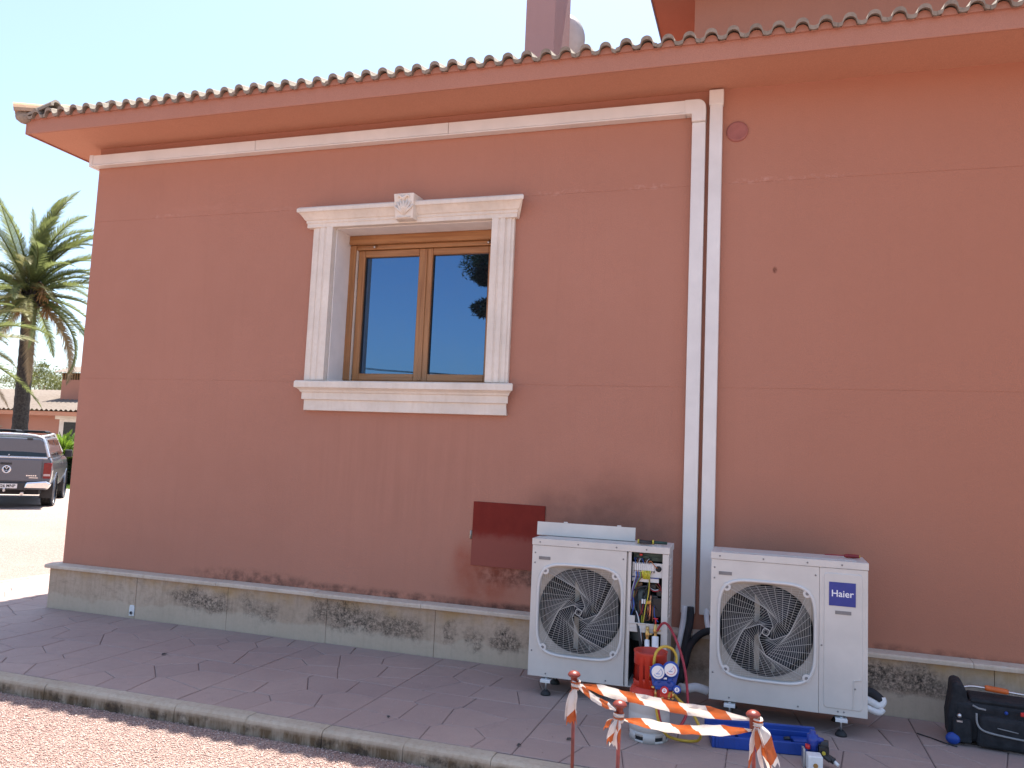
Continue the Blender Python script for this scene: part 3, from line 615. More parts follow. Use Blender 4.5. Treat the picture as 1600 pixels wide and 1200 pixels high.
# keystone with carved shell
b = MB(); kx0, kx1 = 3.497, 3.690
b.add([(kx0,-.002,3.70),(kx1,-.002,3.70),(kx1+.012,-.002,3.925),(kx0-.012,-.002,3.925),(kx0+.012,-.150,3.708),(kx1-.012,-.150,3.708),(kx1,-.178,3.928),(kx0,-.178,3.928)], [(0,1,2,3),(4,5,6,7),(0,1,5,4),(1,2,6,5),(2,3,7,6),(3,0,4,7)])
ks = b.build('keystone', M['trim'], win, bev=.006)
for i in range(7):
    a = rad(-54+18*i); b = MB(); L = .112+.018*math.cos(a)
    p0 = Vector((3.593, -.152, 3.742)); p1 = p0+Vector((math.sin(a)*L*.8, -.016, math.cos(a)*L)); pm = (p0+p1)/2+Vector((0,-.012,0))
    b.tube([p0, pm, p1], [.006,.011,.013], 8); b.sphere(p1, .0135, 8, 6); b.build('carved_rib', M['trim'], ks)
b = MB(); b.tube(smooth_path([(3.54,-.17,3.895),(3.557,-.186,3.905),(3.575,-.184,3.89),(3.593,-.184,3.885),(3.611,-.184,3.89),(3.629,-.186,3.905),(3.646,-.17,3.895)], 4), .010, 8); b.build('carved_scroll', M['trim'], ks)
MB().sphere((3.593,-.172,3.885), .022, 10, 6).build('carved_boss', M['trim'], ks); MB().tube([(3.53,-.150,3.722),(3.593,-.166,3.716),(3.656,-.150,3.722)], .008, 8).build('carved_foot', M['trim'], ks)
# timber frame
YF = .262
def bar(nm, a, c, mt, bev=.004): 
    q = MB(); q.box(a, c); return q.build(nm, mt, win, bev=bev)
fx0, fx1, fz0, fz1 = WX0+.013, WX1-.013, 2.288, WZ1-.014
bar('frame_rail', (fx0,YF-.035,fz1-.085), (fx1,.40,fz1), M['wood_h']); bar('frame_rail', (fx0,YF+.008,fz1-.128), (fx1,.40,fz1-.087), M['wood_h']); bar('frame_rail', (fx0,YF,fz0), (fx1,.40,fz0+.03), M['wood_h'])
bar('frame_post', (fx0,YF-.012,fz0+.031), (fx0+.062,.40,fz1-.088), M['wood_v']); bar('frame_post', (fx1-.062,YF-.012,fz0+.031), (fx1,.40,fz1-.088), M['wood_v'])
bar('seal_strip', (fx0+.0625,YF+.004,fz0+.031), (fx0+.067,.39,fz1-.13), M['trim'], .001)
mid = (fx0+fx1)/2+.012; sz0, sz1 = fz0+.033, fz1-.131
for (a, c) in ((fx0+.074, mid-.002), (mid+.002, fx1-.064)):
    y0, y1 = YF+.028, YF+.092
    bar('sash_stile', (a,y0,sz0), (a+.066,y1,sz1), M['wood_v'], .007); bar('sash_stile', (c-.066,y0,sz0), (c,y1,sz1), M['wood_v'], .007)
    bar('sash_rail', (a+.067,y0+.001,sz1-.062), (c-.067,y1,sz1), M['wood_h'], .007); bar('sash_rail', (a+.067,y0+.001,sz0), (c-.067,y1,sz0+.066), M['wood_h'], .007)
    bar('glazing_seal', (a+.067,y0+.022,sz0+.067), (a+.074,y1-.02,sz1-.063), M['rubber'], 0); bar('glazing_seal', (c-.074,y0+.022,sz0+.067), (c-.067,y1-.02,sz1-.063), M['rubber'], 0)
    bar('pane', (a+.0675,y0+.036,sz0+.0665), (c-.0675,y0+.046,sz1-.0625), M['glass'], 0)
bar('meeting_strip', (mid-.018,YF+.016,sz0+.004), (mid+.018,YF+.027,sz1-.004), M['wood_v'], .005)
for x in (3.115, 4.25):
    b = MB(); b.cyl((x,YF+.004,fz1-.10), (x,YF-.02,fz1-.112), .010, 10); b.sphere((x,YF-.02,fz1-.112), .012, 8, 6); b.build('knob', M['steel'], win)

# ================================================================== CABLE TRUNKING
tr1 = thing('cable_trunking', 'white pvc trunking running under the eave then bending down to the left unit', 'trunking')
def trunk_x(x0, x1, z0, z1, nm='trunk_length'):
    b = MB(); b.box((x0,-.084,z0), (x1,-.003,z1)); o = b.build(nm, M['pvc'], tr1, bev=.006); return o
trunk_x(-.045, 1.95, 4.478, 4.578); trunk_x(1.953, 3.94, 4.479, 4.579); trunk_x(3.943, 6.0, 4.478, 4.578)
b = MB(); b.box((-.045,-.088,4.462), (6.0,-.003,4.476)); b.build('trunk_lip', M['pvc'], tr1, bev=.004)
b = MB(); b.box((-.052,-.090,4.456), (-.005,.05,4.583)); b.build('end_cap', M['pvc'], tr1, bev=.006)
b = MB(); pol = [(5.985,4.462),(6.042,4.462),(6.042,4.40),(6.152,4.40)]+[(6.152-.07*(1-math.cos(a)), 4.51+.07*math.sin(a)) for a in [PI/2*i/6 for i in range(7)]]+[(5.985,4.580)]
b.prism(pol, -.088, -.003); b.build('elbow', M['pvc'], tr1, bev=.006)
b = MB(); b.box((6.044,-.060,.552), (6.150,-.003,4.399)); b.build('trunk_length', M['pvc'], tr1, bev=.006)
tr2 = thing('cable_trunking', 'straight white pvc trunking rising vertically to the eave beside the round vent', 'trunking')
b = MB(); b.box((6.180,-.060,.552), (6.280,-.003,4.58)); b.build('trunk_length', M['pvc'], tr2, bev=.006)
b = MB(); b.box((6.174,-.066,4.53), (6.286,-.003,4.655)); b.build('end_cap', M['pvc'], tr2, bev=.006)

# ================================================================== HEAT PUMP UNITS
UW, UD, UZ0, UZ1 = .975, .36, .125, 1.092; GC = (.357, .600); GHX, GHZ = .308, .324
def sq(a, hx, hz, n=4.6):
    c, s_ = math.cos(a), math.sin(a); k = (abs(c)**n+abs(s_)**n)**(-1/n); return (hx*k*c, hz*k*s_)
def ring_pts(hx, hz, y, n=72, e=4.6): return [(GC[0]+sq(2*PI*i/n, hx, hz, e)[0], y, GC[1]+sq(2*PI*i/n, hx, hz, e)[1]) for i in range(n)]
def loft(mb, rings, m=0, smooth=True):
    n = len(rings[0]); vs = [p for r in rings for p in r]; fs = []
    for i in range(len(rings)-1):
        for j in range(n): fs.append((i*n+j, i*n+(j+1) % n, (i+1)*n+(j+1) % n, (i+1)*n+j))
    mb.add(vs, fs, m, smooth)
def unit_panel():
    b = MB(); x1 = .683; n = 72
    out = []
    for i in range(n):
        a = 2*PI*i/n; c, s_ = math.cos(a), math.sin(a); hx = (x1-GC[0]) if c > 0 else GC[0]; hz = (1.044-GC[1]) if s_ > 0 else (GC[1]-UZ0)
        k = min(hx/abs(c) if abs(c) > 1e-6 else 9, hz/abs(s_) if abs(s_) > 1e-6 else 9); out.append((GC[0]+k*c, 0, GC[1]+k*s_))
    # snap corner points
    for cx, cz in ((0,UZ0),(x1,UZ0),(0,1.044),(x1,1.044)):
        j = min(range(n), key=lambda i: (out[i][0]-cx)**2+(out[i][2]-cz)**2); out[j] = (cx, 0, cz)
    back = [(p[0], .012, p[2]) for p in out]
    loft(b, [back, out, ring_pts(GHX-.006, GHZ-.006, 0), ring_pts(GHX-.012, GHZ-.012, .02)], 0, False)
    return b
def grille_mesh():
    b = MB(); R0 = 1.0
    LV = [(1.34,47),(.49,0),(.205,-47),(.08,-94),(.03,-141)]
    def P(t, u, y):   # nested squares whose corners slide along straight arms, clipped by the rim
        t = min(t, 3.999); k = int(t); f = t-k; side = int(u) % 4; e = u-int(u)
        def vert(q):
            (ra, aa), (rb, ab) = LV[k], LV[k+1]; A = rad(aa+90*q); B = rad(ab+90*q)
            return (ra*math.cos(A)*(1-f)+rb*math.cos(B)*f, ra*math.sin(A)*(1-f)+rb*math.sin(B)*f)
        p, q = vert(side), vert(side+1); x = p[0]*(1-e)+q[0]*e; z = p[1]*(1-e)+q[1]*e
        rr = math.hypot(x, z); lim = math.hypot(*sq(math.atan2(z, x), 1, 1, 4.4))
        if rr > lim: x *= lim/rr; z *= lim/rr
        return (GC[0]+x*(GHX-.011), y-.012*(1-min(1, rr)**2), GC[1]+z*(GHZ-.011))
    for k, nk in enumerate((19,7,2,1)):
        for i in range(nk): b.tube([P(k+(i+.5)/nk, 4*j/44, -.006) for j in range(44)], .00115, 3, closed=True)
    for m_ in range(40):
        u = 4*m_/40; arm = m_ % 10 == 0; end = 2.9 if arm else (1.9 if m_ % 5 == 0 else 1.0)
        b.tube([P(end*j/30, u, -.009) for j in range(31)], .0022 if arm else .00115, 3, cap=False)
    b.tube([(GC[0]+.022*math.cos(a), -.022, GC[1]+.022*math.sin(a)) for a in [2*PI*i/12 for i in range(12)]], .003, 5, closed=True)
    return b
MESH = {}
def shared(key, mk, name, mat, parent, **k):
    if key not in MESH:
        o = mk().build(name, mat, parent, **k); MESH[key] = o; return o
    o = dup(MESH[key], parent); return o
def make_unit(name, label, loc, rz, is_open):
    u = thing(name, label, 'heat pump', loc, rz, 'heat pump units by the wall')
    shared('panel', unit_panel, 'front_panel', M['unit'], u, bev=0)
    def casing():
        b = MB(); b.box((.001,.013,UZ0), (.010,UD,1.042)); b.box((.011,UD-.006,UZ0), (UW-.001,UD,1.042)); b.box((.010,.013,UZ0-.004), (UW-.001,UD,UZ0+.004)); b.box((UW-.012,.045,UZ0+.005), (UW-.001,UD-.007,1.042))
        b.box((.684,.016,UZ0+.005), (.696,UD-.007,1.04)); b.box((UW-.044,.003,UZ0+.004), (UW-.001,.043,1.042))
        return b
    shared('casing', casing, 'casing', M['unit'], u, bev=.0025)
    def top():
        b = MB(); b.box((-.004,-.004,1.046), (UW+.004,UD+.004,UZ1)); b.box((.06,.06,UZ1-.001), (UW-.06,UD-.05,UZ1+.004)); return b
    shared('top', top, 'top_cover', M['unit'], u, bev=.006)
    def gf():
        b = MB(); loft(b, [ring_pts(GHX+.006, GHZ+.006, .001), ring_pts(GHX+.004, GHZ+.004, -.010), ring_pts(GHX-.001, GHZ-.001, -.016), ring_pts(GHX-.010, GHZ-.010, -.014), ring_pts(GHX-.014, GHZ-.014, -.004), ring_pts(GHX-.015, GHZ-.015, .02)])
        for sx in (-1, 1):
            for sz in (-1, 1):
                b.cyl((GC[0]+sx*.253, .0, GC[1]+sz*.268), (GC[0]+sx*.253, -.012, GC[1]+sz*.268), .026, 16)
        return b
    fr = shared('gframe', gf, 'grille_frame', M['unit2'], u)
    def gs():
        b = MB()
        for sx in (-1, 1):
            for sz in (-1, 1): b.cyl((GC[0]+sx*.253,-.010,GC[1]+sz*.268), (GC[0]+sx*.253,-.0145,GC[1]+sz*.268), .011, 12)
        return b
    shared('gscrew', gs, 'grille_screws', M['label'], u)
    shared('grille', grille_mesh, 'grille', M['wire'], u, fix=False)
    def shr():
        b = MB(); n = 48; R = .302
        c = [(GC[0]+R*math.cos(2*PI*i/n), .024, GC[1]+R*math.sin(2*PI*i/n)) for i in range(n)]
        c2 = [(GC[0]+R*.985*math.cos(2*PI*i/n), .035, GC[1]+R*.985*math.sin(2*PI*i/n)) for i in range(n)]; c3 = [(p[0], .12, p[2]) for p in c2]
        loft(b, [ring_pts(GHX, GHZ, .018, n, 9), c, c2]); return b
        
    shared('shroud', shr, 'fan_shroud', M['shroud'], u)
    def well():
        b = MB(); n = 48; R = .297; loft(b, [[(GC[0]+R*math.cos(2*PI*i/n), y, GC[1]+R*math.sin(2*PI*i/n)) for i in range(n)] for y in (.036,.16)]); return b
    shared('well', well, 'fan_well', M['dark'], u)
    def coil():
        b = MB(); b.box((.012,UD-.07,UZ0+.01), (.682,UD-.008,1.04))
        for i in range(34): b.box((.016+i*.0196,UD-.078,UZ0+.012), (.018+i*.0196,UD-.071,1.038))
        return b
    shared('coil', coil, 'coil', M['coil'], u)
    def brk():
        b = MB(); b.box((GC[0]-.075,.215,UZ0+.01), (GC[0]-.040,.235,1.04)); b.box((GC[0]+.040,.215,UZ0+.01), (GC[0]+.062,.235,1.04)); b.cyl((GC[0],.15,GC[1]), (GC[0],.22,GC[1]), .06, 20); return b
    shared('brk', brk, 'motor_bracket', M['bracket'], u)
    def fan():
        b = MB(); b.lathe([(0,-.03),(.045,-.03),(.062,-.015),(.066,.05)], 24, M=Matrix.Translation((GC[0],.09,GC[1])) @ Matrix.Rotation(-PI/2, 4, 'X'))
        for k in range(3):
            vs = []; nr, na = 5, 6
            for side in (0, .004):
                for i in range(nr):
                    r = .06+(.275-.06)*i/(nr-1)
                    for j in range(na):
                        a = 2*PI*k/3+.5+(j/(na-1))*(1.25-.1*i/(nr-1))+.35*(i/(nr-1))**1.5
                        vs.append((GC[0]+r*math.cos(a), .075+.07*j/(na-1)+side, GC[1]+r*math.sin(a)))
            fs = []
            for i in range(nr-1):
                for j in range(na-1):
                    q = i*na+j; fs += [(q, q+1, q+na+1, q+na), (q+nr*na, q+nr*na+na, q+nr*na+na+1, q+nr*na+1)]
            b.add(vs, fs, 0, True)
        return b
    fn = shared('fan', fan, 'fan', M['fan'], u)
    def np_():
        b = MB(); b.box((.050,-.004,.944), (.135,-.0008,.966)); return b
    q = shared('nplate', np_, 'name_plate', M['label'], u, bev=.001)
    def scr():
        b = MB(); b.lathe([(0,.003),(.0035,.003),(.006,.001),(.006,0)], 8, M=Matrix.Rotation(PI/2, 4, 'X')); return b
    for (x, z) in ((.055,1.068),(.335,1.068),(.61,1.068),(.82,1.068),(.022,.99),(.022,.92),(.022,.30),(.13,.148),(.56,.148),(.665,.55),(.66,.99),(.80,.148)):
        s_ = shared('scr', scr, 'screw', M['label'], u); s_.location = (x, -.0045 if z > 1.05 else -.0005, z)
    # feet: bracket, bolt, rubber pad
    for (x, y) in ((.135,.03),(.82,.03),(.135,UD-.03),(.82,UD-.03)):
        def ft():
            b = MB(); b.box((-.036,-.052,.104), (.036,.04,.110)); b.box((-.036,-.055,.090), (.036,-.052,.110)); return b
        f = shared('foot', ft, 'foot', M['white'], u, bev=.003); f.location = (x, y, 0)
        def bolt():
            b = MB(); b.cyl((0,-.02,.02), (0,-.02,.118), .006, 8); b.cyl((0,-.02,.110), (0,-.02,.119), .013, 6); return b
        def pad():
            b = MB(); b.lathe([(0,.034),(.018,.033),(.026,.024),(.036,.010),(.036,0),(0,0)], 18, M=Matrix.Translation((0,-.02,0))); return b
        shared('bolt', bolt, 'bolt', M['galv'], f); shared('pad', pad, 'rubber_pad', M['rubber'], f)
    if not is_open:
        b = MB(); b.box((.685,.0,UZ0), (UW,.012,1.044)); sp = b.build('service_panel', M['unit'], u, bev=.002)
        b = MB()     # pressed step following the panel edge
        def rr(x0, x1, z0, z1, r):
            P_ = []
            for cx, cz, a0 in ((x1-r,z1-r,0),(x0+r,z1-r,PI/2),(x0+r,z0+r,PI),(x1-r,z0+r,1.5*PI)):
                for i in range(5): a = a0+PI/2*i/4; P_.append((cx+r*math.cos(a), cz+r*math.sin(a)))
            return P_
        o1 = rr(.712,.945,.165,1.015,.02); o2 = rr(.717,.940,.170,1.010,.02)
        loft(b, [[(x,-.0002,z) for x, z in o1], [(x,-.005,z) for x, z in o2]], 0, False)
        b.add([(x,-.005,z) for x, z in o2], [tuple(range(len(o2)))]); b.build('pressed_face', M['unit'], sp, bev=.001)
        b = MB(); b.tube(smooth_path([(.94,-.007,.355),(.905,-.007,.352),(.892,-.007,.335),(.892,-.007,.20),(.885,-.007,.172)], 4), .0035, 6); b.build('handle_groove', M['unit'], sp)
        lg = MB().box((.742,-.0085,.808), (.902,-.0055,.958)).build('logo_plate', M['blue_plate'], u, bev=.001)
        text_mesh('Haier', .0595, 'lettering', M['letter'], lg, (.822,-.0092,.885), (PI/2,0,0), .0006, 1.0, .0006)
        MB().box((.780,-.0085,.756), (.876,-.0055,.778)).build('name_plate', M['label'], u, bev=.001)
        for (x, z) in ((.70,.55),(.90,.30),(.835,.148)):
            s_ = dup(MESH['scr'], u); s_.location = (x,-.0005 if z != .30 else -.006,z)
    return u
ru = make_unit('heat_pump', 'closed ivory heat pump with blue logo plate, right of the trunking', (6.303,-.693,0), 0, False)
lu = make_unit('heat_pump', 'opened ivory heat pump with wiring exposed, in front of the red hatch', (5.041,-.690,0), rad(1.6), True)

# ---- inside of the opened unit (local coordinates of lu)
def part(nm, mb, mat, parent=None, **k): return mb.build(nm, mat, parent or lu, **k)
part('cavity', MB().box((.697,UD-.02,UZ0+.006), (UW-.013,UD-.008,1.04)).box((.697,.05,1.036), (UW-.05,UD-.02,1.0405)).box((UW-.020,.046,UZ0+.006),(UW-.0135,UD-.02,1.03)).box((.6965,.03,UZ0+.006),(.7035,UD-.02,1.03)), M['dark'])
part('seam_post', MB().box((.6965,-.0005,UZ0), (.716,.012,1.044)).box((UW-.043,-.0005,UZ0), (UW-.001,.0025,1.044)), M['unit'], bev=.002)
tb = part('terminal_board', MB().box((.718,.055,.872), (.930,.062,.972)), M['white'], bev=.002)
for i in range(10): part('terminal', MB().box((.736+i*.0135,.036,.918), (.7465+i*.0135,.054,.968)), M['white'], tb, bev=.001)
part('terminal_strip', MB().box((.732,.040,.906), (.874,.054,.917)), M['black'], tb)
for i in range(10): part('terminal_screw', MB().cyl((.7413+i*.0135,.033,.912),(.7413+i*.0135,.041,.912),.004,8), M['steel'], tb)
part('grommet', MB().lathe([(.008,.0),(.012,.008),(.019,.008),(.021,0)], 18, M=Matrix.Translation((.900,.055,.934)) @ Matrix.Rotation(PI/2,4,'X')).lathe([(0,.002),(.012,.002)],18,M=Matrix.Translation((.900,.054,.934)) @ Matrix.Rotation(PI/2,4,'X')), M['rubber'], tb)
part('circuit_board', MB().box((.720,.09,.982), (.930,.095,1.035)).box((.74,.075,.99),(.76,.09,1.02)).box((.79,.07,.995),(.83,.09,1.015)).box((.85,.08,.985),(.90,.09,1.01)), M['pcb'])
part('red_capacitor', MB().box((.765,.06,1.018), (.785,.075,1.03)), M['cap_red'])
part('cable_clamp_rail', MB().box((.718,.05,.838), (.905,.056,.868)), M['white'], bev=.002)
part('rail_edge', MB().box((.716,.046,.866), (.906,.05,.872)), M['blue'])
for i in range(6): part('earth_wire', MB().tube(smooth_path([(.79+i*.011,.038,.918),(.792+i*.0105,.024,.905),(.795+i*.0095,.026,.885),(.80+i*.008,.038,.862)],4), .0042, 6), M['wire_yellow'])
for i in range(6):
    x = .738+i*.009; part('phase_wire', MB().tube(smooth_path([(x,.038,.912),(x+.004,.022,.895),(x+.006,.022,.875),(.735+i*.006,.03,.84),(.722+i*.004,.035,.78),(.715+i*.004,.04,.70),(.725+i*.006,.045,.64)],4), .0032, 6), [M['wire_white'],M['wire_blue'],M['wire_brown'],M['wire_blue'],M['wire_gy'],M['wire_brown']][i])
for i in range(8):
    x = .742+i*.0135; part('lead_wire', MB().tube(smooth_path([(x,.038,.966),(x-.002,.03,.985),(x+random.uniform(-.02,.02),.05,1.0),(x+random.uniform(-.03,.03),.07,.99)],4), .0026, 6), [M['wire_blue'],M['wire_brown'],M['wire_white'],M['black']][i % 4])
part('orange_wire', MB().tube(smooth_path([(.835,.04,.965),(.838,.025,.985),(.852,.025,.985),(.868,.03,.965),(.880,.04,.95),(.894,.048,.94)],5), .0032, 6), M['wire_orange'])
for k, (pts, mt, r) in enumerate([
    ([(.842,.03,.86),(.846,.022,.80),(.838,.022,.75),(.826,.025,.70),(.818,.02,.63),(.812,.015,.57),(.806,.02,.50),(.800,.03,.40)], 'wire_brown', .004),
    ([(.838,.03,.86),(.842,.02,.82),(.835,.02,.74),(.822,.02,.68),(.812,.015,.60),(.800,.01,.52)], 'wire_yellow', .003),
    ([(.72,.05,.76),(.75,.03,.79),(.80,.03,.81),(.85,.04,.815)], 'black', .006), ([(.845,.05,.795),(.87,.03,.783),(.905,.035,.787),(.92,.05,.80)], 'hose_red', .003), ([(.845,.06,.80),(.875,.035,.790),(.905,.04,.795)], 'wire_white', .003),
    ([(.88,.06,.83),(.905,.04,.81),(.925,.05,.79)], 'wire_brown', .003), ([(.89,.06,.84),(.915,.04,.82),(.928,.05,.77)], 'hose_red', .0025),
    ([(.745,.05,.62),(.765,.02,.59),(.785,-.005,.52),(.795,-.012,.46),(.812,-.012,.38),(.825,-.015,.30)], 'black', .007), ([(.735,.05,.62),(.755,.02,.60),(.772,-.005,.54),(.785,-.012,.47),(.80,-.014,.38)], 'black', .006), ([(.75,.05,.64),(.772,.018,.60),(.792,-.006,.52),(.803,-.012,.44),(.815,-.012,.36)], 'wire_white', .004)]):
    part('loose_cable', MB().tube(smooth_path(pts, 5), r, 7), M[mt])
for i in range(16):
    x0 = random.uniform(.715,.90); z0 = random.uniform(.60,.87); x1 = min(.925,max(.715,x0+random.uniform(-.07,.07))); z1 = z0-random.uniform(.05,.16)
    part('loose_cable', MB().tube(smooth_path([(x0,.05,z0),(x0+random.uniform(-.02,.03),random.uniform(.015,.05),(z0+z1)/2),(x1,random.uniform(.03,.07),max(.575,z1))],5), random.choice((.0028,.0036,.005)), 6), M[random.choice(('wire_white','wire_blue','wire_brown','black','hose_red','wire_yellow','black','black'))])
part('relay_box', MB().box((.845,.06,.79),(.885,.09,.825)).box((.89,.065,.745),(.925,.09,.80)), M['black'], bev=.003)
part('white_connector', MB().box((.790,.035,.690),(.803,.05,.722)).box((.808,.035,.690),(.818,.05,.722)).box((.722,.04,.70),(.731,.055,.755)), M['white'], bev=.002)
part('compressor', MB().lathe([(0,.86-.06),(.05,.79),(.078,.765),(.082,.70),(.082,.46),(.06,.42)], 24, M=Matrix.Translation((.765,.17,0))), M['compressor'])
part('compressor_rib', MB().box((.752,.08,.52),(.757,.09,.77)).box((.792,.085,.52),(.796,.10,.76)), M['dark'])
part('reactor_coil', MB().box((.748,.05,.80), (.79,.08,.832)).cyl((.775,.045,.816),(.775,.05,.816),.010,10), M['amber'], bev=.003)
part('black_cover', MB().box((.860,.05,.605), (.931,.075,.735)).box((.86,.05,.735),(.90,.08,.75)), M['black'], bev=.004)
part('refrigerant_pipe', MB().tube(smooth_path([(.852,.06,.75),(.85,.05,.70),(.85,.05,.64),(.846,.05,.58)],4), .008, 8), M['copper'])
part('refrigerant_pipe', MB().tube([(.835,.06,.70),(.835,.05,.60)], .006, 8), M['copper'])
part('brass_fitting', MB().box((.822,.035,.690),(.846,.06,.715)).cyl((.85,.04,.69),(.85,.04,.72),.012,10), M['brass'], bev=.002)
part('valve_plate', MB().box((.716,-.004,.502), (.942,.006,.566)).box((.716,-.010,.560),(.942,.006,.566)).box((.716,-.007,.530),(.942,-.003,.535)), M['unit'], bev=.002)
part('valve_tab', MB().box((.705,-.006,.556), (.752,.001,.612)), M['unit'], bev=.002)
for x, z0, cap in ((.843,.50,False),(.897,.53,True)):
    v = part('service_valve', MB().lathe([(0,-.055),(.012,-.055),(.014,-.04),(.009,-.03),(.015,-.012),(.017,.0),(.013,.014),(.010,.035),(.007,.042),(0,.042)], 14, M=Matrix.Translation((x,-.022,z0))).cyl((x,-.022,z0),(x+.035,-.03,z0+.002),.007,10), M['brass'])
    if cap: part('valve_stem', MB().cyl((x,-.022,z0+.035),(x,-.022,z0+.075),.005,10).cyl((x-.017,-.022,z0+.078),(x+.017,-.022,z0+.078),.0045,8), M['cap_red'], v)
    else: part('valve_nut', MB().cyl((x,-.022,z0+.02),(x,-.022,z0+.05),.012,6), M['brass'], v)
part('side_louvre', MB().box((UW-.0005,.05,.50),(UW+.001,.10,.52)), M['label'])
for i in range(14): part('side_louvre', MB().box((UW-.0005,.10,.60+i*.03),(UW+.003,.20,.615+i*.03)), M['white'])
part('side_slot', MB().box((UW-.0008,.015,.62),(UW+.0006,.03,.97)).box((UW-.0008,.015,.38),(UW+.0006,.03,.42)), M['dark'])

# ---- pipes
def pipe(pts, r, mat, label, cat='pipe', group=None, nm='insulated_pipe', n=6):
    return tag(MB().tube(smooth_path(pts, n), r, 12).build(nm, mat), label, cat, group)
pipe([(5.885,-.70,.46),(5.892,-.735,.40),(5.905,-.76,.33),(5.925,-.74,.24),(5.97,-.60,.16),(6.0,-.40,.12)], .017, M['foam'], 'thinner white insulated pipe hanging from the left valve of the opened unit')
pipe([(5.94,-.70,.49),(5.945,-.73,.40),(5.95,-.75,.30),(5.955,-.72,.20),(5.98,-.55,.14),(6.0,-.40,.11)], .023, M['foam'], 'thicker white insulated pipe hanging from the red capped valve')
pipe([(6.075,-.05,.60),(6.07,-.08,.50),(6.06,-.14,.40),(6.045,-.19,.28),(6.04,-.22,.16),(6.05,-.26,.10),(6.09,-.34,.08)], .024, M['foam'], 'white insulated pipe dropping out of the bent trunking to the ground')
pipe([(6.118,-.05,.60),(6.118,-.09,.50),(6.105,-.16,.40),(6.09,-.20,.30),(6.085,-.22,.20),(6.08,-.28,.12),(6.0,-.36,.08)], .028, M['foam_black'], 'black insulated pipe dropping out of the bent trunking behind the red hose')
pipe([(6.45,-.19,.46),(6.33,-.16,.462),(6.24,-.15,.45),(6.17,-.16,.40),(6.12,-.20,.32),(6.10,-.24,.22),(6.07,-.30,.11)], .026, M['foam_black'], 'black insulated pipe curving from behind the closed unit to the ground')
pipe([(6.235,-.04,.60),(6.24,-.08,.53),(6.265,-.14,.46),(6.34,-.20,.40)], .020, M['foam'], 'white insulated pipe leaving the straight trunking behind the closed unit')
pipe([(6.10,-.36,.085),(6.14,-.42,.10),(6.20,-.44,.12),(6.28,-.42,.10)], .030, M['foam'], 'short white pipe bend lying on the paving between the units')
wp = thing('drain_pipe', 'white pipe bend with a black end beside the closed unit', 'pipe', (7.33,-.42,0))
MB().tube(smooth_path([(-.06,.0,.235),(.0,.0,.225),(.045,-.01,.195),(.05,-.01,.18)],4), .030, 12).build('black_hose', M['foam_black'], wp)
MB().tube(smooth_path([(-.06,-.02,.19),(-.01,-.03,.175),(.04,-.03,.155),(.066,-.02,.175),(.062,-.01,.20)],5), .024, 12).build('pipe_bend', M['white'], wp)
MB().tube(smooth_path([(-.06,-.05,.15),(-.01,-.06,.13),(.04,-.055,.118),(.064,-.045,.14)],5), .021, 12).build('pipe_bend', M['white'], wp)

# ---- things lying on the units
cv = thing('metal_cover', 'removed long ivory cover strip lying on top of the opened unit', 'cover', (5.015,-.50,1.10), rad(2), rot=(rad(-5),0,rad(1.6)))
MB().box((0,0,0),(.735,.003,.098)).box((0,.0035,.0),(.735,.05,.003)).box((0,.0035,.095),(.735,.018,.098)).build('cover_plate', M['unit'], cv, bev=.0015)
for x in (.20,.60): MB().box((x,.001,.0985),(x+.03,.006,.107)).build('clip', M['unit2'], cv, bev=.002)
tl = thing('crimping_tool', 'black and yellow handled tool lying on the opened unit lid', 'tool', (5.79,-.60,1.10), rad(6))
MB().tube([(0,0,.016),(.05,0,.015),(.10,.0,.014)],[.014,.012,.014],10).build('grip', M['black'], tl); MB().tube([(.105,.0,.014),(.20,.02,.012)],.011,10).build('shaft', M['pcb'], tl)
for x in (-.004,.098): MB().tube([(x,0,.015),(x+.012,0,.015)],.0155,12).build('end_ring', M['tool_yellow'], tl)
MB().tube([(.01,-.03,.014),(.09,-.02,.014)],.0115,10).build('grip', M['black'], tl)
sd = thing('screwdriver', 'red handled screwdriver lying on the closed unit lid', 'screwdriver', (7.05,-.50,1.098), rad(-4))
MB().tube([(.10,0,.014),(.115,0,.014),(.17,0,.014),(.195,0,.014)],[.008,.013,.014,.011],10).build('handle', M['tool_red'], sd); MB().tube([(-.02,0,.012),(.10,0,.014)],.0035,8).build('shaft', M['hose_red'], sd)
MB().tube([(.195,0,.014),(.199,0,.014)],.011,10).build('end_cap', M['tool_yellow'], sd)

# ================================================================== GAS BOTTLE
gb = thing('gas_bottle', 'grey refrigerant bottle with red collar standing before the opened unit', 'gas bottle', (5.985,-1.255,0), rad(-18))
MB().lathe([(.108,.055),(.120,.065),(.1235,.09),(.1235,.165),(.1225,.168),(.1235,.171),(.1235,.225),(.122,.235)],40).build('cylinder_body', M['bottle_grey'], gb)
MB().lathe([(.1245,.228),(.1245,.255),(.120,.285),(.108,.308),(.085,.325),(.0,.332)],40).build('shoulder', M['bottle_red'], gb)
b = MB(); n = 40; R = .116
for i in range(n):
    slot = (i % 7) in (0, 1, 2)
    segs = [(.0,.014),(.036,.062)] if slot else [(.0,.062)]
    for z0, z1 in segs: b.lathe([(R-.006,z0),(R,z0),(R+.001,z1),(R-.006,z1),(R-.006,z0)],1,a0=2*PI*i/n,a1=2*PI*(i+1)/n)
b.build('foot_ring', M['bottle_grey'], gb)
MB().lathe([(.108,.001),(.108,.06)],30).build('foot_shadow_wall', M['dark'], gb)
b = MB(); n = 48; R = .100
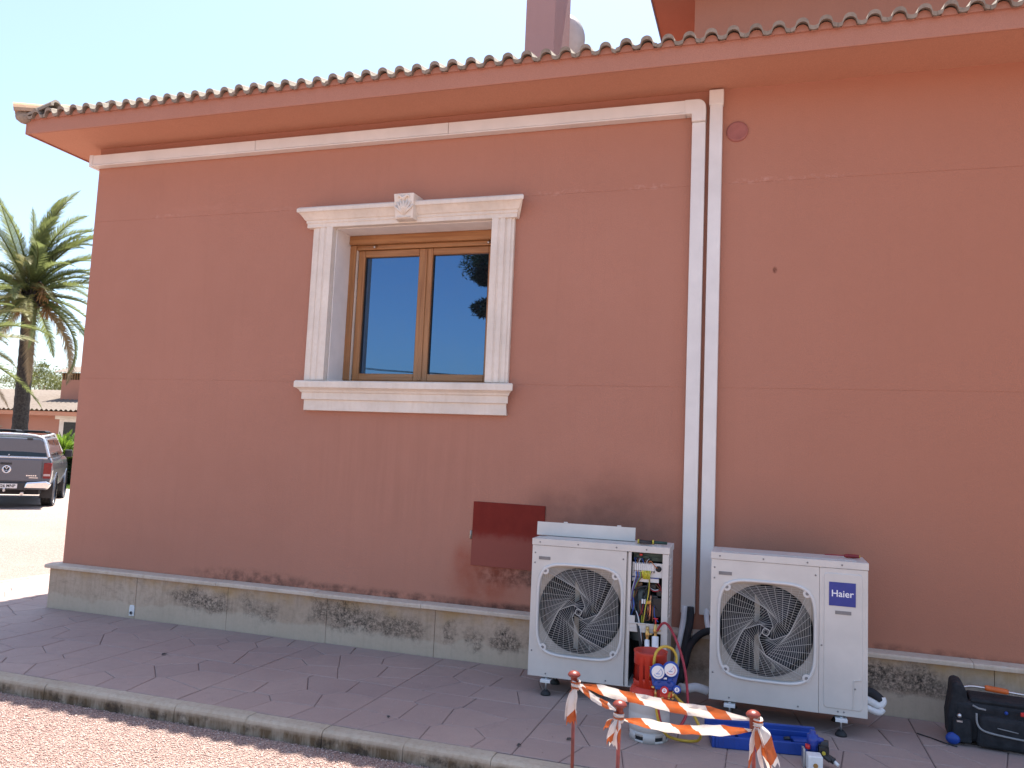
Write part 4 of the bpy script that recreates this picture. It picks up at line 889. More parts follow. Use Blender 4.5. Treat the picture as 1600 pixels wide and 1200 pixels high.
for i in range(n):
    a = 360*i/n; 
    big = (205 < a < 250) or (25 < a < 70)
    slit = (255 <= a <= 335) and (i % 3 == 0)
    if big: segs = [(.318,.35),(.445,.52)]
    elif slit: segs = [(.318,.365),(.45,.52)]
    else: segs = [(.318,.52)]
    for z0, z1 in segs: b.lathe([(R-.005,z0),(R+.002*(z0 < .33),z0),(R,z1-.012),(R+.004,z1),(R-.005,z1),(R-.005,z0)],1,a0=2*PI*i/n,a1=2*PI*(i+1)/n)
b.build('collar', M['bottle_red'], gb)
MB().cyl((0,0,.33),(0,0,.40),.014,10).cyl((0,0,.40),(0,0,.43),.02,8).cyl((0,0,.37),(.045,-.01,.37),.010,8).build('valve', M['brass'], gb)
b = MB(); 
for i in range(6): b.lathe([(.1252,.245),(.1215,.280)],1,a0=rad(238+i*7),a1=rad(245+i*7))
st_ = b.build('sticker', M['letter'], gb, fix=False)
MB().lathe([(.1256,.262),(.1250,.270)],4,a0=rad(243),a1=rad(270)).lathe([(.1262,.247),(.1256,.255)],3,a0=rad(240),a1=rad(256)).build('sticker_print', M['blue'], st_, fix=False)

# ================================================================== GAUGE MANIFOLD
gm = thing('gauge_manifold', 'blue twin dial gauge manifold with red and blue knobs hanging on the bottle', 'pressure gauge', (6.085,-1.405,.315), rot=(rad(-8),0,rad(6)))
MB().prism([(-.055,.035),(.062,.035),(.066,.055),(.05,.075),(-.045,.075),(-.06,.055)],-.012,.02).box((-.05,-.016,.02),(.055,.018,.04)).prism([(-.062,.03),(.066,.03),(.088,.13),(.05,.15),(-.03,.135),(-.082,.115)],.0,.018).build('body', M['blue'], gm, bev=.006)
for cx, cz, tl_ in ((-.034,.118,0),(.040,.138,0)):
    g_ = MB().lathe([(0,.016),(.040,.016),(.048,.010),(.049,-.010),(.044,-.022),(0,-.024)],28,M=Matrix.Translation((cx,0,cz)) @ Matrix.Rotation(-PI/2,4,'X')).cyl((cx,.0,cz-.04),(cx*.7,.0,.06),.016,12).build('gauge', M['blue'], gm)
    MB().lathe([(.030,-.026),(.036,-.028),(.038,-.022)],28,M=Matrix.Translation((cx,0,cz)) @ Matrix.Rotation(-PI/2,4,'X')).build('bezel', M['white'], g_)
    MB().lathe([(0,-.0252),(.031,-.0252)],28,M=Matrix.Translation((cx,0,cz)) @ Matrix.Rotation(-PI/2,4,'X')).build('dial', M['dial'], g_)
    MB().lathe([(.024,-.0262),(.027,-.0262)],16,M=Matrix.Translation((cx,0,cz)) @ Matrix.Rotation(-PI/2,4,'X'),a0=rad(-60),a1=rad(150)).build('scale_arc', M['dial_red'] if cx > 0 else M['dial_blue'], g_, fix=False)
    MB().box((cx-.001,-.0272,cz-.006),(cx+.001,-.0266,cz+.022),M=Matrix.Translation((cx,0,cz)) @ Matrix.Rotation(rad(40),4,'Y') @ Matrix.Translation((-cx,0,-cz))).box((cx-.012,-.0270,cz-.010),(cx+.010,-.0264,cz-.006)).build('needle', M['dial_blue'], g_)
MB().box((-.012,-.014,.082),(.018,-.011,.092)).build('badge', M['letter'], gm)
for cx, cz, mt in ((.006,.022,'cap_red'),(.078,.034,'blue')):
    k_ = MB().lathe([(0,-.05),(.020,-.05),(.024,-.044),(.024,-.026),(.016,-.022),(.008,-.01),(.008,.005)],12,M=Matrix.Translation((cx,0,cz)) @ Matrix.Rotation(-PI/2,4,'X')).build('knob', M[mt], gm)
    MB().lathe([(.008,-.0515),(.014,-.0515)],16,M=Matrix.Translation((cx,0,cz)) @ Matrix.Rotation(-PI/2,4,'X')).box((cx-.010,-.0525,cz-.002),(cx+.010,-.0512,cz+.002)).build('knob_mark', M['letter'], k_, fix=False)
b = MB()
for x in (-.045,-.005,.032,.055): b.cyl((x,0,.02),(x,-.004,-.018),.008,8); b.cyl((x,-.004,-.018),(x,-.004,-.028),.0105,6)
b.cyl((-.07,0,.03),(-.05,0,.03),.008,8); b.build('hose_port', M['brass'], gm)
MB().box((-.02,-.012,-.02),(.048,.012,.018)).build('lower_block', M['bottle_red'], gm, bev=.004)
def hose(pts, mat, label, r=.0085): return tag(MB().tube(smooth_path(pts, 8), r, 10).build('charging_hose', mat), label, 'hose')
hose([(5.955,-.727,.535),(5.985,-.735,.585),(6.023,-.76,.594),(6.076,-.85,.554),(6.13,-.95,.478),(6.174,-1.05,.385),(6.199,-1.12,.269),(6.209,-1.20,.177),(6.187,-1.28,.122),(6.142,-1.34,.085),(6.085,-1.385,.12),(6.06,-1.41,.20),(6.055,-1.41,.29)], M['hose_red'], 'red charging hose running from the red capped valve down to the gauges')
hose([(6.0,-1.27,.37),(6.03,-1.33,.40),(6.02,-1.36,.47),(6.03,-1.34,.535),(6.07,-1.31,.565),(6.12,-1.29,.55),(6.145,-1.29,.50),(6.13,-1.31,.44),(6.09,-1.33,.39),(6.05,-1.345,.36)], M['hose_yellow'], 'yellow charging hose looped above the gauges and the red collar')
hose([(6.117,-1.412,.30),(6.130,-1.40,.325),(6.177,-1.36,.273),(6.235,-1.33,.217),(6.273,-1.33,.167),(6.300,-1.33,.105),(6.285,-1.27,.035),(6.22,-1.245,.012),(6.145,-1.27,.022),(6.10,-1.36,.07),(6.06,-1.41,.16),(6.04,-1.412,.28)], M['hose_yellow'], 'yellow charging hose looping from the gauge block down onto the paving')

# ================================================================== TOOL CASE AND PUMP
tc_ = thing('tool_case', 'open blue plastic tool case tray lying on the paving by the bottle', 'tool case', (6.36,-1.262,0), rad(9.5))
W_, D_, H_ = .62, .235, .072
b = MB(); b.box((.02,.0,0),(W_,.012,H_)).box((.02,D_-.012,0),(W_,D_,H_)).box((0,.0,.0),(.02,D_,H_-.006)).box((W_,.0,0),(W_+.012,D_,H_)).box((.02,.012,0),(W_,D_-.012,.012)); b.build('tray', M['blue'], tc_, bev=.008)
b = MB()
for (x0,y0,x1,y1,h) in ((.03,.02,.11,.10,.05),(.03,.115,.15,.21,.045),(.125,.02,.30,.06,.052),(.17,.075,.30,.21,.04),(.315,.02,.36,.21,.055),(.375,.02,.60,.07,.048),(.375,.085,.48,.21,.04),(.49,.10,.60,.15,.052),(.49,.16,.60,.21,.046)): b.box((x0,y0,.012),(x1,y1,h))
b.build('insert', M['blue'], tc_, bev=.006)
MB().box((-.02,D_-.01,.05),(W_+.02,D_+.014,.10)).build('hinge_edge', M['blue'], tc_, bev=.006)
MB().cyl((.44,.14,.045),(.475,.14,.05),.012,10).build('loose_fitting', M['black'], tc_)
for i in range(5): MB().box((.04+i*.03,-.003,.012),(.048+i*.03,.0,.058)).build('case_rib', M['blue'], tc_, bev=.001)
vp = thing('vacuum_pump', 'small blue and black vacuum pump with white box beside the tool case', 'pump', (6.925,-1.33,0), rad(8))
MB().box((-.045,-.085,0),(.035,-.005,.085)).build('power_box', M['white'], vp, bev=.006)
MB().cyl((-.005,-.088,.035),(-.005,-.084,.035),.013,14).build('socket', M['brass'], vp)
MB().box((-.06,-.02,0),(-.048,.03,.10)).build('bracket', M['galv'], vp, bev=.002)
MB().lathe([(0,.19),(.016,.19),(.018,.172),(.030,.168),(.032,.115),(.026,.11),(.026,.06),(0,.06)],20,M=Matrix.Translation((.0,.03,0))).cyl((0,.03,.15),(.055,.03,.135),.018,12).build('motor', M['blue_motor'], vp)
MB().cyl((-.03,.01,.095),(-.03,.01,.118),.014,12).build('red_cap', M['cap_red'], vp)
b = MB(); b.cyl((.045,.03,.12),(.085,.02,.12),.026,12); b.box((.03,.0,.055),(.085,.045,.115)); b.cyl((.075,.01,.06),(.11,-.015,.045),.018,12); b.cyl((.05,-.01,.07),(.085,-.03,.05),.012,10); b.build('pump_head', M['black'], vp, bev=.004)
MB().cyl((.108,-.013,.045),(.128,-.03,.03),.010,10).build('nozzle', M['white'], vp)
MB().cyl((.052,-.012,.085),(.052,-.022,.083),.010,12).build('dial_cap', M['tool_yellow'], vp)

# ================================================================== TOOL BAG
bag = thing('tool_bag', 'black canvas tool bag with orange carry grip by the plinth', 'bag', (7.765,-.545,0), rad(-5))
b = MB(); b.box((.03,.02,.02),(.66,.27,.27)); b.build('bag_body', M['canvas'], bag, bev=.04, seg=4)
b = MB(); b.prism([(.0,.02),(.10,.02),(.112,.15),(.110,.24),(.102,.32),(.085,.366),(.05,.374),(.022,.366),(.014,.28),(-.006,.16)],.03,.25); b.build('end_flap', M['canvas'], bag, bev=.018, seg=3)
b = MB(); b.prism([(.15,.01),(.64,.01),(.65,.20),(.16,.205)],-.015,.05); b.build('front_pocket', M['canvas'], bag, bev=.025, seg=3)
b = MB(); b.prism([(.02,.02),(.125,.02),(.122,.16),(.02,.165)],-.012,.04); b.build('side_pocket', M['canvas'], bag, bev=.016, seg=3)
MB().tube(smooth_path([(.148,-.020,.215),(.150,-.022,.16),(.170,-.024,.125),(.22,-.024,.108),(.36,-.022,.095),(.50,-.020,.09)],5),.006,8).build('piping', M['pipe_trim'], bag)
MB().tube([(.26,-.020,.142),(.37,-.020,.130)],.003,6).build('zip_pull', M['pipe_trim'], bag); MB().tube([(.13,.0,.255),(.16,-.01,.243),(.20,-.012,.24)],.006,8).build('zip_pull', M['pipe_trim'], bag)
MB().tube(smooth_path([(.09,.14,.325),(.14,.14,.338),(.22,.14,.338),(.36,.14,.330),(.50,.14,.318),(.62,.14,.27)],5),.007,10).build('handle_bar', M['steel'], bag)
MB().tube([(.215,.14,.339),(.225,.14,.339),(.33,.14,.332),(.345,.14,.331)],[.014,.018,.018,.014],12).build('handle_grip', M['orange'], bag)
MB().cyl((.0,-.015,.05),(.05,-.02,.035),.0,4).sphere((.02,.0,.037),.037,14,10,sc=(1.15,.8,1)).build('wheel', M['blue'], bag)
MB().sphere((.055,-.016,.185),.014,12,8).box((.04,-.018,.145),(.072,-.010,.155)).build('clasp', M['steel'], bag)
MB().sphere((.31,.0,.235),.011,10,6).build('blue_tool_tip', M['blue'], bag); MB().box((.385,-.008,.228),(.41,.006,.252)).build('red_tool_tip', M['cap_red'], bag, bev=.004)
b = MB(); b.box((.12,.03,.262),(.64,.25,.29)); b.build('top_flap', M['canvas'], bag, bev=.012)
tag(MB().tube(smooth_path([(7.60,-.43,.006),(7.68,-.50,.006),(7.745,-.575,.008),(7.80,-.60,.006)],5),.004,8).build('cable_tie', M['black']), 'thin black rod lying in front of the tool bag', 'rod')

# ================================================================== BARRIER POSTS AND TAPE
POSTS = [(5.752,-2.3,.616),(6.038,-2.69,.616),(6.626,-2.57,.616)]
labs = ['red capped stake farthest from the camera, left end of both tapes', 'red capped stake nearest the camera, in the middle of the tape triangle', 'red capped stake with long white tape tails, before the blue case']
def post_mesh(h):
    b = MB(); b.tube([(0,0,-.12),(0,0,h-.05)],.0075,10); return b
for i, ((x, y, z), lb) in enumerate(zip(POSTS, labs)):
    lean = [(rad(0),rad(-.8)),(0,rad(.3)),(0,rad(-1.5))][i]
    p_ = thing('barrier_post', lb, 'post', (x,y,-.1), group='red stakes holding the tape', rot=(lean[0],lean[1],0))
    h = z+.1
    MB().tube([(0,0,-.15),(0,0,h-.045)],.0085,10).build('rod', M['rust_red'], p_)
    MB().lathe([(0,h),(.012,h-.001),(.024,h-.007),(.031,h-.016),(.032,h-.022),(.026,h-.028),(.0165,h-.031),(.0155,h-.07),(.0150,h-.085),(.0085,h-.086)],20).build('cap', M['rust_red'], p_)
def ribbon(name, path, widths, dirs, parent=None, u0=0.):
    P = [Vector(p) for p in path]; b = MB(); vs = []; uv = []; L = 0; nw = 4
    for i, p in enumerate(P):
        if i: L += (P[i]-P[i-1]).length
        d = Vector(dirs[i]).normalized()
        for j in range(nw+1):
            t = j/nw-.5; cr = .0035*math.sin(L*21+t*6)+.002*math.sin(L*80+t*15)+.004*math.sin(t*9); t_ = (P[min(i+1,len(P)-1)]-P[max(i-1,0)]); nrm = t_.cross(d)
            nrm = nrm.normalized() if nrm.length > 1e-6 else Vector((0,1,0))
            vs.append(p+d*(t*widths[i])+nrm*cr*(widths[i]/.06)); uv.append((L+u0, t*widths[i]*14))
    k = nw+1; fs = [(i*k+j, i*k+j+1, (i+1)*k+j+1, (i+1)*k+j) for i in range(len(P)-1) for j in range(nw)]
    b.add(vs, fs, 0, True); b.uv = uv; return b.build(name, M['tape'], parent, fix=False)
def tape(a, c, sag, wmax, label, lean, u0, knots=(0.012,.012), z0=.0, z1=.0):
    a = Vector(a); c = Vector(c); n = 44; path = []; ws = []; ds = []
    for i in range(n+1):
        t = i/n; p = a.lerp(c, t); p.z -= sag*4*t*(1-t); p.z += .0012*math.sin(t*9)
        w_ = wmax*min(1, (.16+t*5.5), (.16+(1-t)*3.6)); path.append(p); ws.append(w_)
        an = lean+.18*math.sin(t*4+u0); ds.append((math.sin(an)*.3, -math.sin(an), math.cos(an)))
    o = ribbon('barrier_tape', path, ws, ds, None, u0); tag(o, label, 'tape', 'barrier tape strung between the stakes'); return o
p1, p2, p3 = [Vector(p) for p in POSTS]
zt = -.062
t13 = tape(p1+Vector((.018,-.008,zt)), p3+Vector((-.02,.004,zt+.018)), .012, .058, 'rear orange and white tape from the far stake to the tailed stake', .3, .1)
t12 = tape(p1+Vector((.012,-.014,zt-.006)), p2+Vector((-.014,.010,zt+.012)), .006, .034, 'short diagonal orange and white tape joining the far and nearest stakes', .2, .5)
t23 = tape(p2+Vector((.016,.0,zt-.018)), p3+Vector((-.016,-.012,zt-.020)), .020, .056, 'front orange and white tape from the nearest stake to the tailed stake', .5, .33)
def tail(parent, a, pts, w_, u0, tw=0.6):
    a = Vector(a); path = smooth_path([a]+[a+Vector(p) for p in pts], 6); n = len(path)-1
    ws = [w_*min(1, .3+2.2*i/n) for i in range(n+1)]; ds = [(math.cos(tw*i/n+u0*3), math.sin(tw*i/n+u0*3)*.7, .1) for i in range(n+1)]
    o = ribbon('tape_tail', path, ws, ds, parent, u0)
    for j, v_ in enumerate(o.data.vertices[-5:]): v_.co.z += (-.012, .008, -.004, .012, -.010)[j]      # torn end
    return o
k1 = p1+Vector((0,-.014,zt-.006)); k2 = p2+Vector((0,-.014,zt-.012)); k3 = p3+Vector((0,-.014,zt+.01))
tail(t13, k1, [(-.010,-.014,-.04),(-.024,-.02,-.10),(-.030,-.016,-.15)], .042, .2); tail(t13, k1, [(.008,-.016,-.05),(.012,-.022,-.11),(.010,-.02,-.165)], .040, .45)
tail(t12, k2, [(-.030,-.012,-.006),(-.042,-.02,-.03),(-.048,-.02,-.042)], .026, .1); tail(t12, k2, [(-.006,-.016,-.04),(-.012,-.02,-.075),(-.014,-.016,-.115)], .040, .62)
tail(t23, k2, [(.010,-.016,-.03),(.012,-.02,-.07),(.010,-.016,-.10)], .026, .3)
tail(t23, k3, [(-.012,-.018,-.05),(-.026,-.028,-.14),(-.042,-.03,-.245)], .046, .22, .9); tail(t23, k3, [(.020,-.018,-.05),(.034,-.026,-.12),(.062,-.02,-.185)], .034, .50, .8)
tail(t23, k3, [(.004,-.022,-.05),(.012,-.034,-.12),(.030,-.03,-.20)], .036, .12, 1.1); tail(t13, k1, [(-.002,-.022,-.05),(-.006,-.03,-.10),(-.012,-.03,-.175)], .040, .0, .4); tail(t12, k2, [(-.014,-.018,-.03),(-.026,-.022,-.07),(-.028,-.02,-.10)], .034, .05, .5)
tail(t13, k3, [(.030,-.014,-.03),(.050,-.02,-.09),(.075,-.02,-.16)], .050, .05, .5)
def knot(parent, p):
    b = MB()
    for dz in (-.012,0,.013): b.tube([(p.x+.018*math.cos(a), p.y+.014+.018*math.sin(a), p.z+dz+.004*math.sin(a*2)) for a in [2*PI*i/12 for i in range(12)]], .0075, 6, closed=True)
    b.uv = [(v[2]*9, v[0]*9) for v in b.v]; b.build('knot', M['tape'], parent, fix=False)
knot(t13, k1); knot(t12, k2); knot(t23, k3)

# ================================================================== SATELLITE DISH (behind the chimney)
sd_ = thing('satellite_dish', 'grey satellite dish half hidden behind the chimney', 'satellite dish', (4.20,2.50,6.68), rot=(rad(12),0,rad(10)))
MB().lathe([(0,.05),(.12,.044),(.22,.028),(.31,.0),(.318,-.004),(.318,.002),(.22,.036),(0,.058)],40,M=Matrix.Rotation(PI/2,4,'X')).build('reflector', M['dish'], sd_)
MB().cyl((0,.04,0),(0,.10,-.02),.02,10).cyl((0,.10,.05),(0,.10,-1.0),.02,10).build('mast', M['galv'], sd_)

# ================================================================== PICKUP TRUCK
def build_truck():
    T = thing('pickup_truck', 'dark grey pickup truck with hardtop parked on the drive', 'pickup', (-11.59,9.27,-.1), rad(42.6))
    def sect(y, pts): return [(x, y, z) for x, z in pts]
    def half(pts): return [(x, z) for x, z in pts]+[(-x, z) for x, z in reversed(pts)]
    def skin(secs, nm, mat, bev=.02):
        b = MB(); n = len(secs[0]); vs = [p for s_ in secs for p in s_]; fs = [tuple(range(n)), tuple(range((len(secs)-1)*n, len(secs)*n))]
        for i in range(len(secs)-1):
            for j in range(n): fs.append((i*n+j, i*n+(j+1) % n, (i+1)*n+(j+1) % n, (i+1)*n+j))
        b.add(vs, fs); return b.build(nm, mat, T, bev=bev, seg=3)
    # lower body (length along +y; rear at y=-1.22)
    lo = [(.88,.46),(.92,.60),(.955,.75),(.97,.95),(.94,1.16),(.90,1.24)]
    body = [sect(-1.20, half([(x*.985, z) for x, z in lo])), sect(-1.05, half(lo)), sect(.0, half(lo)), sect(2.9, half(lo)), sect(3.6, half([(x*.97, z*.97+.01) for x, z in lo])), sect(3.98, half([(x*.84, .6+(z-.6)*.72) for x, z in lo]))]
    bo = skin(body, 'body', M['car'], .03)
    cab = [(.90,1.235),(.83,1.50),(.74,1.72),(.60,1.785)]
    hard = [sect(-1.16, half([(.895,1.235),(.84,1.42),(.78,1.60),(.64,1.70)])), sect(-.95, half([(.90,1.235),(.835,1.50),(.755,1.70),(.62,1.765)])), sect(.55, half([(x, z+.02*(z > 1.5)) for x, z in cab])), sect(1.7, half([(x, z+.03*(z > 1.5)) for x, z in cab])), sect(2.85, half([(.88,1.235),(.86,1.27),(.84,1.29),(.8,1.30)]))]
    ht = skin(hard, 'hardtop', M['car'], .03)
    # rear glass, side glass
    b = MB(); b.add([(-.80,-1.172,1.27),(.80,-1.172,1.27),(.735,-1.135,1.60),(.60,-1.118,1.665),(-.60,-1.118,1.665),(-.735,-1.135,1.60)],[tuple(range(6))]); b.add([(-.80,-1.162,1.27),(.80,-1.162,1.27),(.735,-1.125,1.60),(-.735,-1.125,1.60)],[(3,2,1,0)])
    b.build('rear_window', M['cargl'], T)
    for s_ in (-1, 1):
        for (y0, y1) in ((-.85,.35),(.52,1.35),(1.42,2.2)):
            b = MB(); yt = y1 if y1 < 2 else 1.75
            b.add([(s_*.885,y0,1.30),(s_*.885,y1,1.30),(s_*.775,yt,1.68),(s_*.775,y0,1.68)],[(0,1,2,3)]); b.add([(s_*.875,y0,1.30),(s_*.875,y1,1.30),(s_*.765,yt,1.68),(s_*.765,y0,1.68)],[(0,1,2,3)]); b.build('side_window', M['cargl'], T)
    MB().box((-.84,-1.205,1.205),(.84,-1.13,1.262)).build('window_ledge', M['silver'], T, bev=.02, seg=3)
    MB().tube(smooth_path([(-.74,-1.13,1.62),(-.66,-1.10,1.735),(-.4,-1.06,1.785),(0,-1.05,1.795),(.4,-1.06,1.785),(.66,-1.10,1.735),(.74,-1.13,1.62),(.83,-1.17,1.36),(.86,-1.18,1.26)],5),.030,10).build('hardtop_rim', M['silver'], T)
    for s_ in (-1, 1): MB().tube(smooth_path([(s_*.66,-1.0,1.76),(s_*.70,.2,1.80),(s_*.70,1.5,1.83),(s_*.74,2.2,1.62),(s_*.82,2.8,1.36)],4),.028,8).build('roof_rail', M['silver'], T)
    MB().tube([(.01,-1.215,1.30),(.03,-1.22,1.285)],.02,8).build('window_latch', M['steel'], T)
    for x in (-.42,.42): MB().box((x-.06,-1.17,1.66),(x+.06,-1.06,1.715)).build('hinge', M['black'], T, bev=.01)
    # roof bars with dark pads
    for y in (.3,1.2):
        MB().box((-.66,y-.03,1.85),(.66,y+.03,1.885)).build('roof_bar', M['black'], T, bev=.01)
    for x in (-.30,.36): MB().box((x-.24,.2,1.885),(x+.24,1.4,1.915)).build('roof_pad', M['black'], T, bev=.015)
    # tailgate
    tg = MB().box((-.74,-1.235,.66),(.74,-1.19,1.20)).build('tailgate', M['car'], T, bev=.02, seg=3)
    MB().box((-.14,-1.245,1.055),(.10,-1.236,1.105)).build('handle', M['black'], tg, bev=.006)
    b = MB(); b.lathe([(.072,-.004),(.085,-.012),(.096,-.004),(.096,.0)],32,M=Matrix.Translation((0,-1.236,.945)) @ Matrix.Rotation(-PI/2,4,'X'))
    for s_ in (-1, 1):
        b.tube([(s_*.045,-1.243,1.015),(s_*.0,-1.243,.955)],.009,6); b.tube([(s_*.078,-1.243,.98),(s_*.034,-1.243,.872),(0,-1.243,.935)],.009,6)
    b.build('emblem', M['chrome'], tg); MB().lathe([(0,-.002),(.074,-.002)],24,M=Matrix.Translation((0,-1.236,.945)) @ Matrix.Rotation(-PI/2,4,'X')).build('emblem_field', M['ink'], tg)
    for i in range(5): MB().box((.42+i*.045,-1.241,.79),(.452+i*.045,-1.236,.815)).build('badge_letter', M['chrome'], tg)
    MB().box((.48,-1.241,.745),(.67,-1.236,.76)).build('badge_bar', M['chrome'], tg)
    for s_ in (-1, 1):
        tl_ = MB().prism([(s_*.765,.74),(s_*.93,.74),(s_*.945,1.12),(s_*.77,1.12)],-1.232,-1.10).build('tail_light', M['tail'], T, bev=.015)
        MB().box((min(s_*.78,s_*.92),-1.237,.80),(max(s_*.78,s_*.92),-1.232,.85)).build('reverse_lamp', M['tail_w'], tl_)
    # bumper
    MB().box((-.46,-1.29,.45),(.46,-1.15,.64)).build('bumper_step', M['black'], T, bev=.02)
    for s_ in (-1, 1): MB().prism([(s_*.40,.50),(s_*.92,.50),(s_*.965,.62),(s_*.86,.68),(s_*.44,.64)],-1.33,-1.10).build('bumper', M['chrome'], T, bev=.03, seg=3)
    MB().box((-.50,-1.20,.66),(.50,-1.19,.655)).build('shadow_gap', M['dark'], T)
    pt = MB().box((-.26,-1.300,.495),(.26,-1.292,.605)).build('number_plate', M['plate'], T, bev=.004)
    MB().box((-.262,-1.303,.496),(-.215,-1.299,.604)).build('plate_band', M['plate_b'], pt)
    text_mesh('1826 MNP', .098, 'plate_lettering', M['ink'], pt, (.025,-1.3015,.55), (PI/2,0,0), .001, .92, .002)
    MB().box((-.7,-1.1,.34),(.7,3.6,.60)).build('chassis', M['dark'], T); MB().cyl((.36,-1.1,.42),(.36,-1.26,.36),.04,10).build('exhaust', M['steel'], T)
    MB().cyl((0,-1.2,.44),(0,-1.36,.44),.025,8).sphere((0,-1.36,.475),.03,10,6).build('tow_ball', M['steel'], T)
    def wheel():
        b = MB(); R = .385; b.lathe([(.22,-.11),(.30,-.128),(R-.02,-.12),(R,-.09),(R,-.05),(R-.008,-.045),(R-.008,-.035),(R,-.03),(R,.03),(R-.008,.035),(R-.008,.045),(R,.05),(R,.09),(R-.02,.12),(.30,.128),(.22,.11),(.22,-.11)],28,M=Matrix.Rotation(PI/2,4,'Y')); return b
    wh = None
    for sx in (-1, 1):
        for y in (0, 3.095):
            if wh is None: wh = wheel().build('tyre', M['tyre'], T); o = wh; rim = MB().lathe([(0,.09),(.05,.10),(.12,.07),(.20,.09),(.225,.11),(.225,-.11),(.0,-.09)],10,M=Matrix.Rotation(PI/2,4,'Y')).build('rim', M['steel'], wh)
            else: o = dup(wh, T); r_ = dup(rim, o)
            o.location = (sx*.80, y, .385)
            b = MB(); b.lathe([(.42,-.035),(.44,-.035),(.44,.035),(.42,.035)],24,M=Matrix.Translation((sx*.935,y,.42)) @ Matrix.Rotation(PI/2,4,'Y')); b.build('wheel_arch', M['car'], T)
            MB().box((sx*.80-.14,y-.44,.22),(sx*.80+.14,y-.425,.60)).build('mud_flap', M['black'], T)
    for s_ in (-1, 1): MB().box((s_*.92-.02,2.0,1.24),(s_*.92+.04*s_+.02,2.04,1.27)).box((s_*1.05-.09,1.98,1.22),(s_*1.05+.09,2.12,1.42)).build('side_mirror', M['black'], T, bev=.03, seg=3)
    for s_ in (-1, 1):
        for y in (1.15,1.9): MB().box((s_*.972-.012,y,1.06),(s_*.972+.012,y+.18,1.09)).build('door_handle', M['car'], T, bev=.008)
build_truck()

# ================================================================== VEGETATION
def frond_mesh(L, droop, curl, seed, leaf=.42, nl=72, wid=.038, vee=.5, sway=0.):
    """one feather frond: rachis along +x, leaflets to both sides, bending down with droop"""
    rnd = random.Random(seed); b = MB(); path = []; x = z = 0; a = 0
    n = 26
    for i in range(n+1):
        t = i/n; path.append(Vector((x, curl*t*t*L*.3+sway*t**3, z))); ang = -droop*t**1.5; x += math.cos(ang)*L/n; z += math.sin(ang)*L/n
    b.tube(path, [.026*(1-.85*i/n)+.003 for i in range(n+1)], 5)
    for i in range(nl):
        t = .12+.88*i/nl; k = t*n; j = min(int(k), n-1); p = path[j].lerp(path[j+1], k-j); tn = (path[j+1]-path[j]).normalized()
        sd_v = tn.cross(Vector((0,0,1))).normalized(); upv = sd_v.cross(tn)
        ll = leaf*(math.sin(PI*min(1, t*.92+.10))**.6)*rnd.uniform(.8,1.1)
        for s_ in (-1, 1):
            d = (tn*(.75+.5*t)+sd_v*s_*1.0+upv*(vee+rnd.uniform(-.25,.25))).normalized(); tip = p+d*ll+Vector((0,0,-.22*ll)); mid_ = p+d*ll*.5; wv = tn*wid*.5
            b.add([p-wv, p+wv, mid_+wv*.9, tip, mid_-wv*.9], [(0,1,2,3,4)])
    return b
fr_o = []
for i in range(5): fr_o.append(frond_mesh([3.3,3.0,3.4,3.1,2.9][i], [.75,1.15,.55,1.5,1.0][i], [.1,.2,-.15,.1,.25][i], i, sway=.25))
